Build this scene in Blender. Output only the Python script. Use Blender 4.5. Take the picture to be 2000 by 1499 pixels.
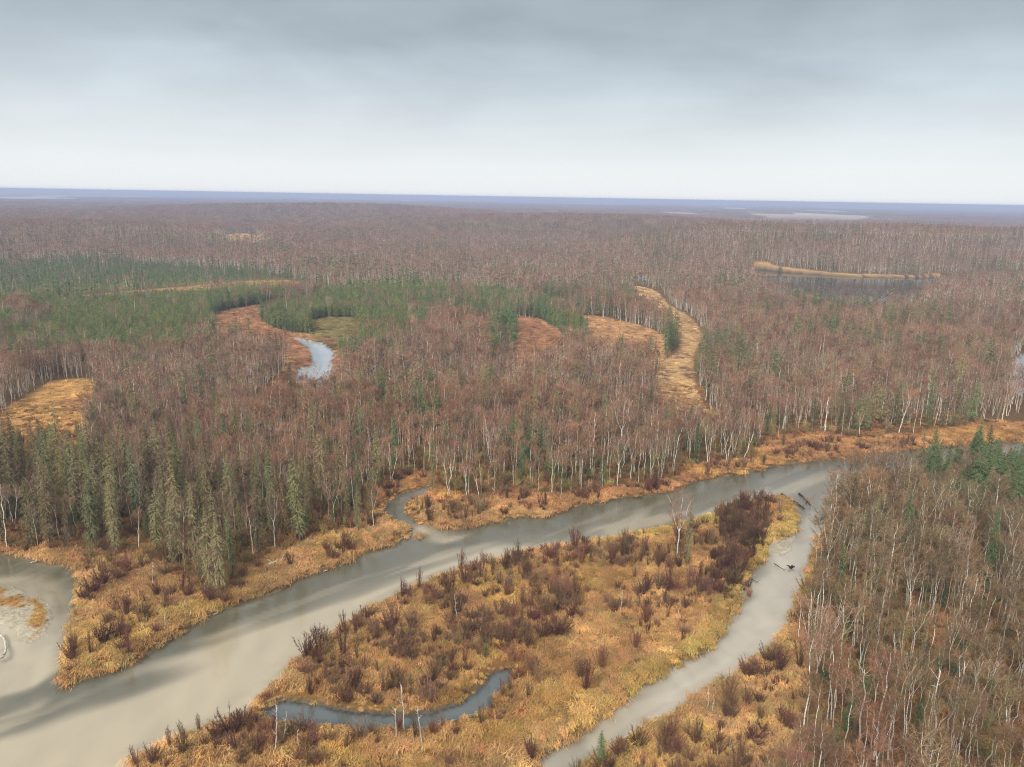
import bpy, math
import numpy as np
from mathutils import Matrix, Vector

# ------------------------------------------------------------------ scene, camera, light
scene = bpy.context.scene
COL = scene.collection
for o in list(bpy.data.objects):
    bpy.data.objects.remove(o)

CAM_H = 80.0
FPX = 1522.0                       # focal length in pixels of the 2000 px wide photograph
PITCH = math.atan((749.5 - 385.0) / FPX)
ROLL = math.radians(0.974)
_f = Vector((0, math.cos(PITCH), -math.sin(PITCH)))
_r0 = Vector((1, 0, 0))
_u0 = _r0.cross(_f)
_r = _r0 * math.cos(ROLL) + _u0 * math.sin(ROLL)
_u = _u0 * math.cos(ROLL) - _r0 * math.sin(ROLL)
cam_data = bpy.data.cameras.new('camera')
cam = bpy.data.objects.new('camera', cam_data)
COL.objects.link(cam)
cam.matrix_world = Matrix(((_r.x, _u.x, -_f.x, 0), (_r.y, _u.y, -_f.y, 0), (_r.z, _u.z, -_f.z, CAM_H), (0, 0, 0, 1)))
cam_data.sensor_width = 36.0
cam_data.lens = 36.0 * FPX / 2000.0
cam_data.clip_start = 1.0
cam_data.clip_end = 200000.0
scene.camera = cam

SUN_EL, SUN_AZ = 42.0, 205.0       # azimuth clockwise from +Y: high behind the camera, a little to the left
sun_dir = Vector((math.sin(math.radians(SUN_AZ)) * math.cos(math.radians(SUN_EL)),
                  math.cos(math.radians(SUN_AZ)) * math.cos(math.radians(SUN_EL)), math.sin(math.radians(SUN_EL))))
sun_data = bpy.data.lights.new('sun', 'SUN')
sun_data.energy = 1.5
sun_data.angle = math.radians(38)
sun_data.color = (1.0, 0.96, 0.90)
sun = bpy.data.objects.new('sun', sun_data)
COL.objects.link(sun)
sun.rotation_euler = sun_dir.to_track_quat('Z', 'Y').to_euler()

scene.view_settings.view_transform = 'Standard'
scene.view_settings.look = 'None'
scene.view_settings.exposure = 1.55
scene.view_settings.gamma = 1.0
scene.view_settings.use_curve_mapping = False
cy = scene.cycles
cy.use_denoising = True
cy.denoiser = 'OPENIMAGEDENOISE'
cy.denoising_input_passes = 'RGB_ALBEDO_NORMAL'
cy.denoising_prefilter = 'NONE'
cy.pixel_filter_type = 'BLACKMAN_HARRIS'
cy.filter_width = 1.1
cy.max_bounces = 5
cy.diffuse_bounces = 3
cy.glossy_bounces = 2
cy.transmission_bounces = 3
cy.volume_bounces = 0
cy.transparent_max_bounces = 8
cy.caustics_reflective = False
cy.caustics_refractive = False
cy.use_light_tree = False


class NT:
    """tiny helper over a node tree"""
    def __init__(self, tree):
        self.t = tree
        tree.nodes.clear()

    def n(self, kind, **kw):
        nd = self.t.nodes.new(kind)
        for k, v in kw.items():
            setattr(nd, k, v)
        return nd

    def put(self, sock, v):
        if isinstance(v, bpy.types.NodeSocket):
            self.t.links.new(v, sock)
        elif v is not None:
            sock.default_value = v

    def math(self, op, a, b=None, c=None, clamp=False):
        nd = self.n('ShaderNodeMath', operation=op, use_clamp=clamp)
        self.put(nd.inputs[0], a)
        self.put(nd.inputs[1], b)
        self.put(nd.inputs[2], c)
        return nd.outputs[0]

    def vmath(self, op, a, b=None):
        nd = self.n('ShaderNodeVectorMath', operation=op)
        self.put(nd.inputs[0], a)
        self.put(nd.inputs[1], b)
        return nd.outputs[0]

    def mix(self, fac, a, b, blend='MIX'):
        nd = self.n('ShaderNodeMix', data_type='RGBA', blend_type=blend)
        self.put(nd.inputs[0], fac)
        self.put(nd.inputs[6], a)
        self.put(nd.inputs[7], b)
        return nd.outputs[2]

    def ramp(self, fac, stops, interp='LINEAR'):
        nd = self.n('ShaderNodeValToRGB')
        cr = nd.color_ramp
        cr.interpolation = interp
        while len(cr.elements) < len(stops):
            cr.elements.new(0.5)
        for e, (p, c) in zip(cr.elements, stops):
            e.position = p
            e.color = c if len(c) == 4 else (*c, 1)
        self.put(nd.inputs[0], fac)
        return nd.outputs[0]

    def noise(self, vec, scale, detail=3, rough=0.5, dist=0.0):
        nd = self.n('ShaderNodeTexNoise')
        self.put(nd.inputs['Vector'], vec)
        nd.inputs['Scale'].default_value = scale
        nd.inputs['Detail'].default_value = detail
        nd.inputs['Roughness'].default_value = rough
        nd.inputs['Distortion'].default_value = dist
        return nd.outputs[0]


def lin(r, g, b):
    return tuple((c / 255 / 12.92) if c / 255 <= 0.04045 else ((c / 255 + 0.055) / 1.055) ** 2.4 for c in (r, g, b))


# overcast sky: thin blue behind, one grey stratus layer in front that whitens to the horizon all round
world = bpy.data.worlds.new('World')
scene.world = world
world.use_nodes = True
N = NT(world.node_tree)
tc = N.n('ShaderNodeTexCoord').outputs['Generated']
sep = N.n('ShaderNodeSeparateXYZ')
N.put(sep.inputs[0], tc)
el = N.math('MAXIMUM', sep.outputs[2], 0.0)
sky = N.n('ShaderNodeTexSky', sky_type='NISHITA')
sky.sun_disc = False
sky.sun_elevation = math.radians(SUN_EL)
sky.sun_rotation = math.radians(SUN_AZ)
sky.altitude = 100
skyc = N.vmath('MULTIPLY', sky.outputs[0], (0.04, 0.04, 0.04))
den = N.math('ADD', el, 0.22)
cmb = N.n('ShaderNodeCombineXYZ')
N.put(cmb.inputs[0], N.math('DIVIDE', sep.outputs[0], den))
N.put(cmb.inputs[1], N.math('DIVIDE', sep.outputs[1], den))
n1 = N.noise(cmb.outputs[0], 0.95, 4, 0.5, 0.2)
mp = N.vmath('MULTIPLY', cmb.outputs[0], (0.8, 1.2, 1.0))
n2 = N.noise(mp, 3.0, 6, 0.6, 0.4)
cl = N.math('ADD', N.math('MULTIPLY', n1, 0.85), N.math('MULTIPLY', n2, 0.15))
amp = N.ramp(el, [(0.0, (0, 0, 0)), (0.05, (0.12, 0.12, 0.12)), (0.16, (1, 1, 1)), (1.0, (1, 1, 1))])
grad = N.ramp(el, [(0.0, lin(238, 241, 244)), (0.035, lin(233, 237, 240)), (0.075, lin(219, 225, 229)), (0.12, lin(197, 206, 213)),
                   (0.18, lin(174, 184, 191)), (0.25, lin(164, 175, 181)), (0.42, lin(188, 194, 198)), (0.65, lin(208, 212, 215)), (1.0, lin(222, 224, 226))])
var = N.math('MULTIPLY_ADD', N.math('SUBTRACT', cl, 0.5), N.math('MULTIPLY', amp, 1.4), 1.03)
var = N.math('MINIMUM', N.math('MAXIMUM', var, 0.55), 1.5)
stratus = N.vmath('MULTIPLY', grad, var)
stratus = N.vmath('MULTIPLY', stratus, (0.355, 0.355, 0.355))      # about 2 ** -exposure
mixc = N.mix(0.10, stratus, skyc)
bg = N.n('ShaderNodeBackground')
N.put(bg.inputs[0], mixc)
bg.inputs[1].default_value = 1.0
wo = N.n('ShaderNodeOutputWorld')
N.t.links.new(bg.outputs[0], wo.inputs[0])

# ------------------------------------------------------------------ numeric helpers
RNG = np.random.default_rng(11)


def smooth(x, a, b):
    t = np.clip((x - a) / (b - a), 0, 1)
    return t * t * (3 - 2 * t)


_LAT = np.random.default_rng(5).random((256, 256))


def vnoise(x, y):
    xi, yi = np.floor(x).astype(int), np.floor(y).astype(int)
    fx, fy = x - xi, y - yi
    fx, fy = fx * fx * (3 - 2 * fx), fy * fy * (3 - 2 * fy)
    a, b = _LAT[xi & 255, yi & 255], _LAT[(xi + 1) & 255, yi & 255]
    c, d = _LAT[xi & 255, (yi + 1) & 255], _LAT[(xi + 1) & 255, (yi + 1) & 255]
    return (a * (1 - fx) + b * fx) * (1 - fy) + (c * (1 - fx) + d * fx) * fy


def fbm(x, y, oct=4):
    s, a, t = 0, 0.5, 0
    for k in range(oct):
        s = s + a * vnoise(x * 2 ** k + 17.3 * k, y * 2 ** k - 9.1 * k)
        t += a
        a *= 0.5
    return s / t


def relief(x, y):
    """hills well beyond the river, metres above the plain"""
    r = np.hypot(x, y)
    h = 36 * np.exp(-((y - 1160 + 0.04 * x) / 155) ** 2) * smooth(x, 20, 330) * (0.75 + 0.5 * fbm(x / 260, y / 260, 2))
    h = h + 30 * np.exp(-((y - 1900) / 330) ** 2) * np.exp(-((x - 150) / 520) ** 2)
    h = h + 34 * np.exp(-((y - 2700) / 420) ** 2) * np.exp(-((x + 620) / 620) ** 2)
    h = h + 16 * np.exp(-((y - 1250) / 260) ** 2) * smooth(-x, 100, 500) * fbm(x / 200 + 9, y / 200, 2)
    h = h + 20 * (fbm(x / 520, y / 420, 3) - 0.35) * smooth(r, 950, 1500) * (1 - smooth(r, 4500, 7000))
    return np.maximum(h, 0)


def ray(px, py):
    px, py = np.asarray(px, float), np.asarray(py, float)
    a, b = (px - 1000) / FPX, (749.5 - py) / FPX
    return np.stack([_f[i] + a * _r[i] + b * _u[i] for i in range(3)], -1)


def proj(pts, flat=True):
    """pixels of the photograph -> points on the ground plan"""
    pts = np.asarray(pts, float)
    v = ray(pts[:, 0], pts[:, 1])
    t = CAM_H / np.maximum(-v[:, 2], 1e-4)
    if not flat:
        for _ in range(60):
            z = relief(t * v[:, 0], t * v[:, 1]) + 0.7
            t = 0.6 * t + 0.4 * (CAM_H - z) / np.maximum(-v[:, 2], 1e-4)
    return np.stack([t * v[:, 0], t * v[:, 1]], -1)


def pixel(x, y, z):
    d = np.stack([x, y, z - CAM_H], -1)
    zz = d @ np.array(_f)
    return 1000 + FPX * (d @ np.array(_r)) / zz, 749.5 - FPX * (d @ np.array(_u)) / zz, zz


def catmull(P, n=5, closed=True):
    P = np.asarray(P, float)
    out = []
    m = len(P)
    for i in range(m if closed else m - 1):
        p0, p1, p2, p3 = (P[(i + k) % m] if closed else P[min(max(i + k, 0), m - 1)] for k in (-1, 0, 1, 2))
        for t in np.arange(n) / n:
            out.append(0.5 * (2 * p1 + (p2 - p0) * t + (2 * p0 - 5 * p1 + 4 * p2 - p3) * t * t + (3 * p1 - p0 - 3 * p2 + p3) * t ** 3))
    return np.array(out)


def sd(poly, P, far=60.0):
    """signed distance, positive inside; beyond `far` only the sign is right"""
    P = np.asarray(P, float)
    res = np.full(len(P), -far)
    lo, hi = poly.min(0) - far, poly.max(0) + far
    idx = np.nonzero(((P > lo) & (P < hi)).all(1))[0]
    A, B = poly, np.roll(poly, -1, 0)
    for s in range(0, len(idx), 20000):
        k = idx[s:s + 20000]
        x, y = P[k, 0][:, None], P[k, 1][:, None]
        d2 = np.full(len(k), 1e18)
        ins = np.zeros(len(k), bool)
        for c in range(0, len(A), 40):
            a, b = A[c:c + 40], B[c:c + 40]
            e = b - a
            L = np.maximum((e ** 2).sum(1), 1e-9)
            wx, wy = x - a[:, 0], y - a[:, 1]
            t = np.clip((wx * e[:, 0] + wy * e[:, 1]) / L, 0, 1)
            d2 = np.minimum(d2, ((wx - t * e[:, 0]) ** 2 + (wy - t * e[:, 1]) ** 2).min(1))
            up = (a[:, 1] > y) != (b[:, 1] > y)
            xc = a[:, 0] + (y - a[:, 1]) * e[:, 0] / np.where(e[:, 1] == 0, 1e-9, e[:, 1])
            ins ^= ((up & (x < xc)).sum(1) % 2).astype(bool)
        d = np.sqrt(d2)
        res[k] = np.where(ins, d, -d)
    return res


# ------------------------------------------------------------------ the plan, traced on the ground
BANK_N = [(-300, 1080), (-120, 1082), (0, 1086), (45, 1090), (88, 1098), (115, 1104), (140, 1111), (154, 1136), (150, 1160), (147, 1185), (142, 1215), (134, 1240),
          (126, 1262), (124, 1290), (124, 1320), (122, 1336), (140, 1337), (165, 1330), (200, 1315), (249, 1299), (305, 1268), (357, 1235), (410, 1203), (459, 1184),
          (490, 1169), (532, 1160), (574, 1137), (620, 1119), (669, 1103), (695, 1091), (744, 1070), (785, 1055), (805, 1044), (804, 1031), (772, 1015), (755, 1006),
          (752, 992), (764, 978), (786, 967), (814, 957), (830, 951), (842, 955), (828, 966), (804, 977), (790, 989), (790, 1006), (803, 1017), (815, 1025), (860, 1032),
          (895, 1035), (940, 1027), (972, 1021), (1000, 1013), (1028, 1011), (1063, 1011), (1091, 1002), (1115, 993), (1157, 983), (1210, 974), (1262, 967), (1305, 962),
          (1335, 951), (1370, 937), (1433, 929), (1468, 922), (1510, 911), (1559, 904), (1615, 899), (1650, 897), (1720, 888), (1825, 876), (1912, 869), (1958, 864),
          (2000, 863), (2120, 856), (2300, 846)]
BANK_S = [(2300, 884), (2120, 892), (2000, 905), (1900, 912), (1800, 920), (1720, 931), (1672, 948), (1648, 978), (1622, 1010), (1606, 1040), (1592, 1070), (1580, 1110),
          (1568, 1150), (1553, 1178), (1545, 1205), (1524, 1245), (1496, 1275), (1447, 1306), (1425, 1322), (1387, 1344), (1352, 1370), (1328, 1390), (1295, 1406),
          (1260, 1424), (1215, 1450), (1170, 1480), (1135, 1503), (1060, 1570), (960, 1680), (-300, 1680)]
ISLAND = [(263, 1488), (287, 1471), (340, 1450), (396, 1427), (424, 1419), (452, 1409), (480, 1395), (486, 1383), (515, 1353), (550, 1328), (578, 1298), (603, 1277),
          (641, 1252), (672, 1224), (707, 1203), (767, 1171), (830, 1140), (893, 1116), (947, 1102), (1021, 1084), (1070, 1071), (1140, 1064), (1227, 1046), (1300, 1032),
          (1328, 1025), (1387, 1011), (1422, 990), (1475, 979), (1524, 972), (1541, 979), (1552, 1000), (1558, 1027), (1552, 1041), (1526, 1054), (1501, 1056),
          (1496, 1076), (1491, 1094), (1463, 1124), (1450, 1153), (1440, 1185), (1420, 1222), (1400, 1258), (1363, 1286), (1335, 1298), (1300, 1316), (1250, 1346),
          (1200, 1386), (1150, 1421), (1100, 1459), (1045, 1496), (980, 1560), (880, 1640), (500, 1660), (240, 1600)]
SLOUGH = [(512, 1398), (532, 1381), (545, 1370), (578, 1372), (620, 1377), (672, 1388), (742, 1395), (795, 1395), (847, 1391), (893, 1374), (930, 1350), (950, 1326),
          (983, 1306), (1003, 1308), (998, 1335), (962, 1362), (945, 1392), (890, 1408), (835, 1424), (770, 1420), (705, 1430), (650, 1418), (585, 1418), (535, 1408)]
BAR_L = [(-120, 1150), (0, 1148), (28, 1147), (45, 1155), (56, 1168), (73, 1165), (91, 1177), (100, 1192), (94, 1220), (84, 1241), (56, 1255), (38, 1248), (28, 1230), (0, 1220), (-100, 1210)]
ISLET = [(812, 1050), (816, 1044), (824, 1043), (831, 1047), (824, 1053), (815, 1055)]
GRAVEL = [(1508, 1064), (1520, 1058), (1545, 1053), (1552, 1048), (1544, 1066), (1543, 1075), (1525, 1085), (1510, 1078)]
OXBOW = [(574, 664), (595, 665), (640, 675), (655, 690), (650, 715), (640, 755), (605, 765), (577, 745), (582, 725), (605, 716), (614, 709), (605, 703), (611, 690), (595, 676)]
LAKE = [(1478, 528), (1545, 533), (1650, 540), (1790, 543), (1900, 541), (2060, 543), (2060, 550), (1900, 549), (1830, 558), (1780, 592), (1700, 612), (1640, 612), (1560, 596), (1500, 562)]
POND_R = [(1968, 722), (1988, 700), (2040, 692), (2090, 700), (2090, 765), (2040, 775), (1996, 775), (1972, 748)]

def P(px, n=5, wob=0.35, seed=1):
    W = catmull(proj(px), n)
    g = np.random.default_rng(seed)
    return W + g.normal(0, wob, W.shape)

W_OUT = P(BANK_N + BANK_S, 5, 0.22, 1)
I_MAIN = P(ISLAND, 5, 0.2, 2)
W_SLOUGH = P(SLOUGH, 4, 0.12, 3)
I_BAR = P(BAR_L, 4, 0.25, 4)
I_ISLET = P(ISLET, 4, 0.08, 5)
I_GRAVEL = P(GRAVEL, 4, 0.2, 6)
W_OXBOW = P(OXBOW, 4, 0.8, 7)
W_LAKE = P(LAKE, 4, 1.0, 8)
W_POND = P(POND_R, 4, 0.8, 9)


def water_sd(Q):
    w = sd(W_OUT, Q)
    near = w > -60
    for isl in (I_MAIN, I_BAR, I_ISLET, I_GRAVEL):
        w = np.minimum(w, -sd(isl, Q))
    for pond in (W_SLOUGH, W_OXBOW, W_LAKE, W_POND):
        w = np.maximum(w, sd(pond, Q))
    return w


# open ground and tree stands (pixel outlines; the near edges run on behind the trees that hide them)
def Z(px, flat=True):
    return catmull(proj(px, flat), 4)

BOG_A = Z([(415, 622), (470, 603), (540, 593), (580, 588), (565, 600), (520, 613), (514, 628), (545, 646), (600, 656), (648, 662), (672, 700), (668, 765), (600, 800), (520, 830), (490, 815), (540, 745), (560, 715), (545, 695), (510, 690), (465, 690), (425, 685)])
BOG_B = Z([(835, 596), (895, 601), (982, 617), (1052, 626), (1072, 637), (1100, 651), (1098, 705), (1035, 735), (1000, 730), (1003, 650), (990, 631), (947, 617), (880, 606)])
BOG_C = Z([(1117, 622), (1157, 619), (1210, 629), (1295, 657), (1295, 705), (1225, 715), (1165, 705), (1146, 670), (1135, 641)])
TRAIL = Z([(1240, 562), (1278, 570), (1310, 602), (1345, 620), (1372, 660), (1356, 690), (1352, 725), (1356, 760), (1372, 795), (1392, 850), (1365, 862), (1335, 840), (1290, 815), (1286, 745), (1292, 712), (1326, 692), (1330, 662), (1306, 635), (1280, 625), (1255, 612), (1240, 590)])
CLEAR = Z([(15, 803), (55, 776), (105, 750), (150, 745), (184, 748), (190, 790), (185, 830), (170, 880), (160, 925), (60, 955), (0, 945), (-60, 890), (-40, 850)])
STRIP = Z([(100, 586), (300, 567), (520, 549), (600, 555), (660, 567), (600, 570), (500, 566), (300, 587), (120, 603)])
FEN = Z([(600, 632), (640, 622), (690, 624), (715, 640), (715, 665), (690, 690), (660, 690), (610, 658)])
FAR_M = [Z([(420, 459), (470, 456), (515, 461), (520, 470), (470, 474), (415, 468)], False),
         Z([(1440, 430), (1540, 430), (1660, 434), (1660, 439), (1540, 440), (1430, 435)]),
         Z([(120, 411), (165, 411), (170, 415), (120, 414)], False), Z([(395, 421), (425, 421), (430, 425), (395, 425)], False)]
FAR_W = [Z([(588, 393), (600, 392), (625, 393), (620, 396), (590, 396)])]
SPR = [Z([(-300, 560), (0, 558), (200, 545), (330, 545), (540, 557), (585, 575), (570, 590), (470, 601), (415, 618), (415, 680), (330, 700), (200, 708), (0, 715), (-300, 725)]),
       Z([(515, 610), (600, 580), (700, 572), (820, 588), (832, 610), (810, 680), (740, 712), (690, 718), (655, 690), (640, 662), (545, 646), (512, 628)]),
       Z([(690, 560), (830, 562), (980, 580), (1105, 606), (1152, 655), (1120, 680), (1096, 651), (1052, 624), (982, 613), (850, 594), (700, 575)]),
       Z([(-300, 520), (0, 520), (200, 515), (520, 540), (545, 552), (300, 562), (0, 585), (-300, 590)]),
       Z([(1283, 660), (1320, 690), (1300, 715), (1262, 720), (1262, 690)]),
       Z([(985, 640), (1005, 650), (1005, 700), (960, 720), (950, 690)]),
       Z([(850, 612), (950, 622), (990, 640), (980, 660), (900, 640), (840, 625)])]
SPR_R = Z([(1790, 955), (1850, 945), (2200, 935), (2200, 1120), (1990, 1068), (1910, 1040), (1840, 1000)])
SPR_L = Z([(-300, 990), (100, 960), (250, 985), (420, 1010), (560, 1020), (640, 1000), (600, 1080), (470, 1165), (380, 1190), (240, 1110), (0, 1090), (-300, 1090)])
WOOD_N = Z([(-400, 1072), (-100, 1074), (40, 1078), (120, 1083), (240, 1092), (330, 1118), (400, 1160), (440, 1172), (480, 1120), (560, 1082), (640, 1052), (705, 1025), (742, 985), (752, 955),
            (790, 935), (850, 935), (870, 968), (940, 985), (1000, 962), (1060, 968), (1140, 966), (1200, 957), (1290, 946), (1345, 928), (1400, 906), (1468, 902), (1490, 868),
            (1560, 852), (1700, 858), (1850, 842), (2000, 828), (2400, 815), (2400, 480), (-400, 480)])
WOOD_S = Z([(2400, 955), (2000, 950), (1900, 940), (1800, 933), (1725, 939), (1678, 954), (1654, 984), (1630, 1020), (1614, 1050), (1600, 1085), (1588, 1120), (1575, 1160), (1563, 1195),
            (1556, 1250), (1575, 1310), (1585, 1370), (1560, 1420), (1545, 1500), (1530, 1700), (2900, 1700)])
CREEK = Z([(740, 945), (860, 940), (860, 1020), (800, 1050), (740, 1030)])
THICKET = Z([(1400, 1004), (1440, 985), (1492, 985), (1498, 1040), (1492, 1080), (1462, 1120), (1440, 1175), (1395, 1180), (1385, 1120), (1395, 1060)])
SAND = [Z([(-300, 1440), (0, 1432), (140, 1375), (300, 1312), (450, 1235), (600, 1185), (720, 1142), (830, 1100), (960, 1060), (1040, 1058), (1020, 1080), (900, 1108), (760, 1165), (670, 1215), (600, 1270), (540, 1325), (480, 1388), (400, 1425), (265, 1490), (200, 1600), (-300, 1600)]),
        Z([(-300, 1110), (0, 1114), (60, 1118), (95, 1130), (120, 1150), (128, 1180), (120, 1240), (110, 1300), (80, 1340), (0, 1365), (-300, 1380)]),
        Z([(815, 1026), (860, 1034), (905, 1040), (860, 1046), (812, 1040)]),
        Z([(1560, 985), (1600, 1000), (1596, 1050), (1570, 1110), (1555, 1165), (1530, 1215), (1480, 1280), (1420, 1320), (1330, 1382), (1230, 1435), (1130, 1500), (1040, 1580), (1000, 1560), (1060, 1490), (1180, 1402), (1310, 1312), (1400, 1262), (1440, 1190), (1465, 1125), (1500, 1060), (1545, 1050), (1562, 1020)])]
Z_NORTH = Z([p_ for p_ in BANK_N if not (745 < p_[0] < 840 and p_[1] < 1030)] + [(2300, 600), (-300, 600)])
OPEN = [BOG_A, BOG_B, BOG_C, TRAIL, CLEAR, STRIP, FEN] + FAR_M + FAR_W


def height(Q, w):
    """ground height: banks, hummocks, bed, hills"""
    x, y = Q[:, 0], Q[:, 1]
    r = np.hypot(x, y)
    low = np.maximum(sd(I_BAR, Q, 8), np.maximum(sd(I_GRAVEL, Q, 8), sd(I_ISLET, Q, 8))) > -0.5
    hum = (fbm(x / 2.2, y / 2.2, 3) - 0.4) * 0.8 + (fbm(x / 14, y / 14, 2) - 0.5) * 1.0
    hum = hum * (1 - smooth(r, 350, 700))
    bank = 0.10 + 0.65 * smooth(-w, -0.1, 1.3) + np.maximum(hum, -0.35) * smooth(-w, 0.3, 4)
    bank = np.where(low, 0.06 + 0.22 * smooth(-w, 0, 2.5) + 0.12 * np.maximum(hum, 0), bank)
    bed = -0.05 - 0.28 * np.minimum(np.maximum(w, 0), 4.5)
    return np.where(w > 0, bed, bank + relief(x, y))


def add_mesh(name, verts, faces, mats=(), smooth_shade=False):
    me = bpy.data.meshes.new(name)
    me.from_pydata([tuple(v) for v in verts], [], [tuple(int(i) for i in f) for f in faces])
    for m in mats:
        me.materials.append(m)
    if smooth_shade:
        me.polygons.foreach_set('use_smooth', np.ones(len(me.polygons), bool))
    me.update()
    return me


def link(name, data, parent=None):
    o = bpy.data.objects.new(name, data)
    COL.objects.link(o)
    if parent is not None:
        o.parent = parent
    return o


# ------------------------------------------------------------------ materials
def principled(N, col, rough=0.8, spec=0.2, normal=None, trans=0.0):
    b = N.n('ShaderNodeBsdfPrincipled')
    N.put(b.inputs['Base Color'], col)
    N.put(b.inputs['Roughness'], rough)
    b.inputs['Specular IOR Level'].default_value = spec
    if normal is not None:
        N.put(b.inputs['Normal'], normal)
    out = N.n('ShaderNodeOutputMaterial')
    sh = b.outputs[0]
    if trans:
        t = N.n('ShaderNodeBsdfTranslucent')
        N.put(t.inputs[0], col)
        m = N.n('ShaderNodeMixShader')
        m.inputs[0].default_value = trans
        N.t.links.new(sh, m.inputs[1])
        N.t.links.new(t.outputs[0], m.inputs[2])
        sh = m.outputs[0]
    N.t.links.new(sh, out.inputs[0])
    return b


def new_mat(name):
    m = bpy.data.materials.new(name)
    m.use_nodes = True
    return m, NT(m.node_tree)


def plant_mat(name, col, scale=1.5, amount=0.35, trans=0.0, rough=0.85):
    """base colour x the plant's own tint, broken up by noise"""
    m, N = new_mat(name)
    at = N.n('ShaderNodeAttribute', attribute_type='INSTANCER', attribute_name='tint')
    c = N.vmath('MULTIPLY', at.outputs['Vector'], tuple(col))
    tc = N.n('ShaderNodeTexCoord')
    nz = N.noise(tc.outputs['Object'], scale, 3, 0.6)
    k = N.math('MULTIPLY_ADD', N.math('SUBTRACT', nz, 0.5), amount * 3, 1.0)
    cm = N.n('ShaderNodeVectorMath', operation='SCALE')
    N.put(cm.inputs[0], c)
    N.put(cm.inputs['Scale'], k)
    principled(N, cm.outputs[0], rough, 0.1, None, trans)
    return m


def bark_mat(name, col, dark, bands):
    m, N = new_mat(name)
    at = N.n('ShaderNodeAttribute', attribute_type='INSTANCER', attribute_name='tint')
    tc = N.n('ShaderNodeTexCoord')
    st = N.vmath('MULTIPLY', tc.outputs['Object'], (2.0, 2.0, 5.0))
    nz = N.noise(st, 1.0, 4, 0.65)
    f = N.ramp(nz, [(bands, (1, 1, 1)), (bands + 0.08, (0, 0, 0))])
    c = N.mix(f, (*col, 1), (*dark, 1))
    tl = N.n('ShaderNodeVectorMath', operation='DOT_PRODUCT')
    N.put(tl.inputs[0], at.outputs['Vector'])
    tl.inputs[1].default_value = (0.33, 0.33, 0.34)
    cm = N.n('ShaderNodeVectorMath', operation='SCALE')
    N.put(cm.inputs[0], c)
    N.put(cm.inputs['Scale'], tl.outputs['Value'])
    principled(N, cm.outputs[0], 0.75, 0.2)
    return m


M_BIRCH = bark_mat('birch_bark', (0.80, 0.73, 0.62), (0.26, 0.21, 0.17), 0.38)
M_ASPEN = bark_mat('grey_bark', (0.54, 0.49, 0.37), (0.19, 0.16, 0.11), 0.40)
M_TWIG = plant_mat('birch_twigs', (0.30, 0.168, 0.108), 1.2, 0.25)
M_LIMB = plant_mat('birch_branches', (0.32, 0.22, 0.145), 1.2, 0.25)
M_SBARK = bark_mat('spruce_bark', (0.20, 0.15, 0.10), (0.09, 0.07, 0.05), 0.45)
M_NEEDLE = plant_mat('spruce_needles', (0.23, 0.205, 0.105), 0.8, 0.35)
M_SHRUB = plant_mat('alder_twigs', (0.185, 0.098, 0.060), 1.5, 0.3)
M_GRASS = plant_mat('dry_grass', (0.62, 0.38, 0.160), 2.2, 0.40, 0.15)
M_DEAD = bark_mat('bleached_wood', (0.55, 0.50, 0.42), (0.22, 0.19, 0.15), 0.38)
M_WETLOG = bark_mat('wet_log', (0.055, 0.040, 0.030), (0.025, 0.02, 0.016), 0.45)

# ground: zone colour per vertex, grain and relief from noise
M_GROUND, N = new_mat('ground_cover')
ca = N.n('ShaderNodeAttribute', attribute_name='zone')
geo = N.n('ShaderNodeNewGeometry')
na = N.noise(geo.outputs['Position'], 0.9, 5, 0.65, 0.8)
nb = N.noise(geo.outputs['Position'], 0.03, 4, 0.6)
k = N.math('MULTIPLY_ADD', N.math('SUBTRACT', na, 0.5), N.math('MULTIPLY', ca.outputs['Alpha'], 1.7), 1.0)
k = N.math('MULTIPLY', k, N.math('MULTIPLY_ADD', N.math('SUBTRACT', nb, 0.5), N.math('MULTIPLY', ca.outputs['Alpha'], 0.9), 1.0))
cs = N.n('ShaderNodeVectorMath', operation='SCALE')
N.put(cs.inputs[0], ca.outputs['Color'])
N.put(cs.inputs['Scale'], k)
bp = N.n('ShaderNodeBump')
N.put(bp.inputs['Strength'], N.math('MULTIPLY', ca.outputs['Alpha'], 0.7))
bp.inputs['Distance'].default_value = 0.5
N.put(bp.inputs['Height'], na)
principled(N, cs.outputs[0], 0.9, 0.1, bp.outputs[0])

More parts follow.
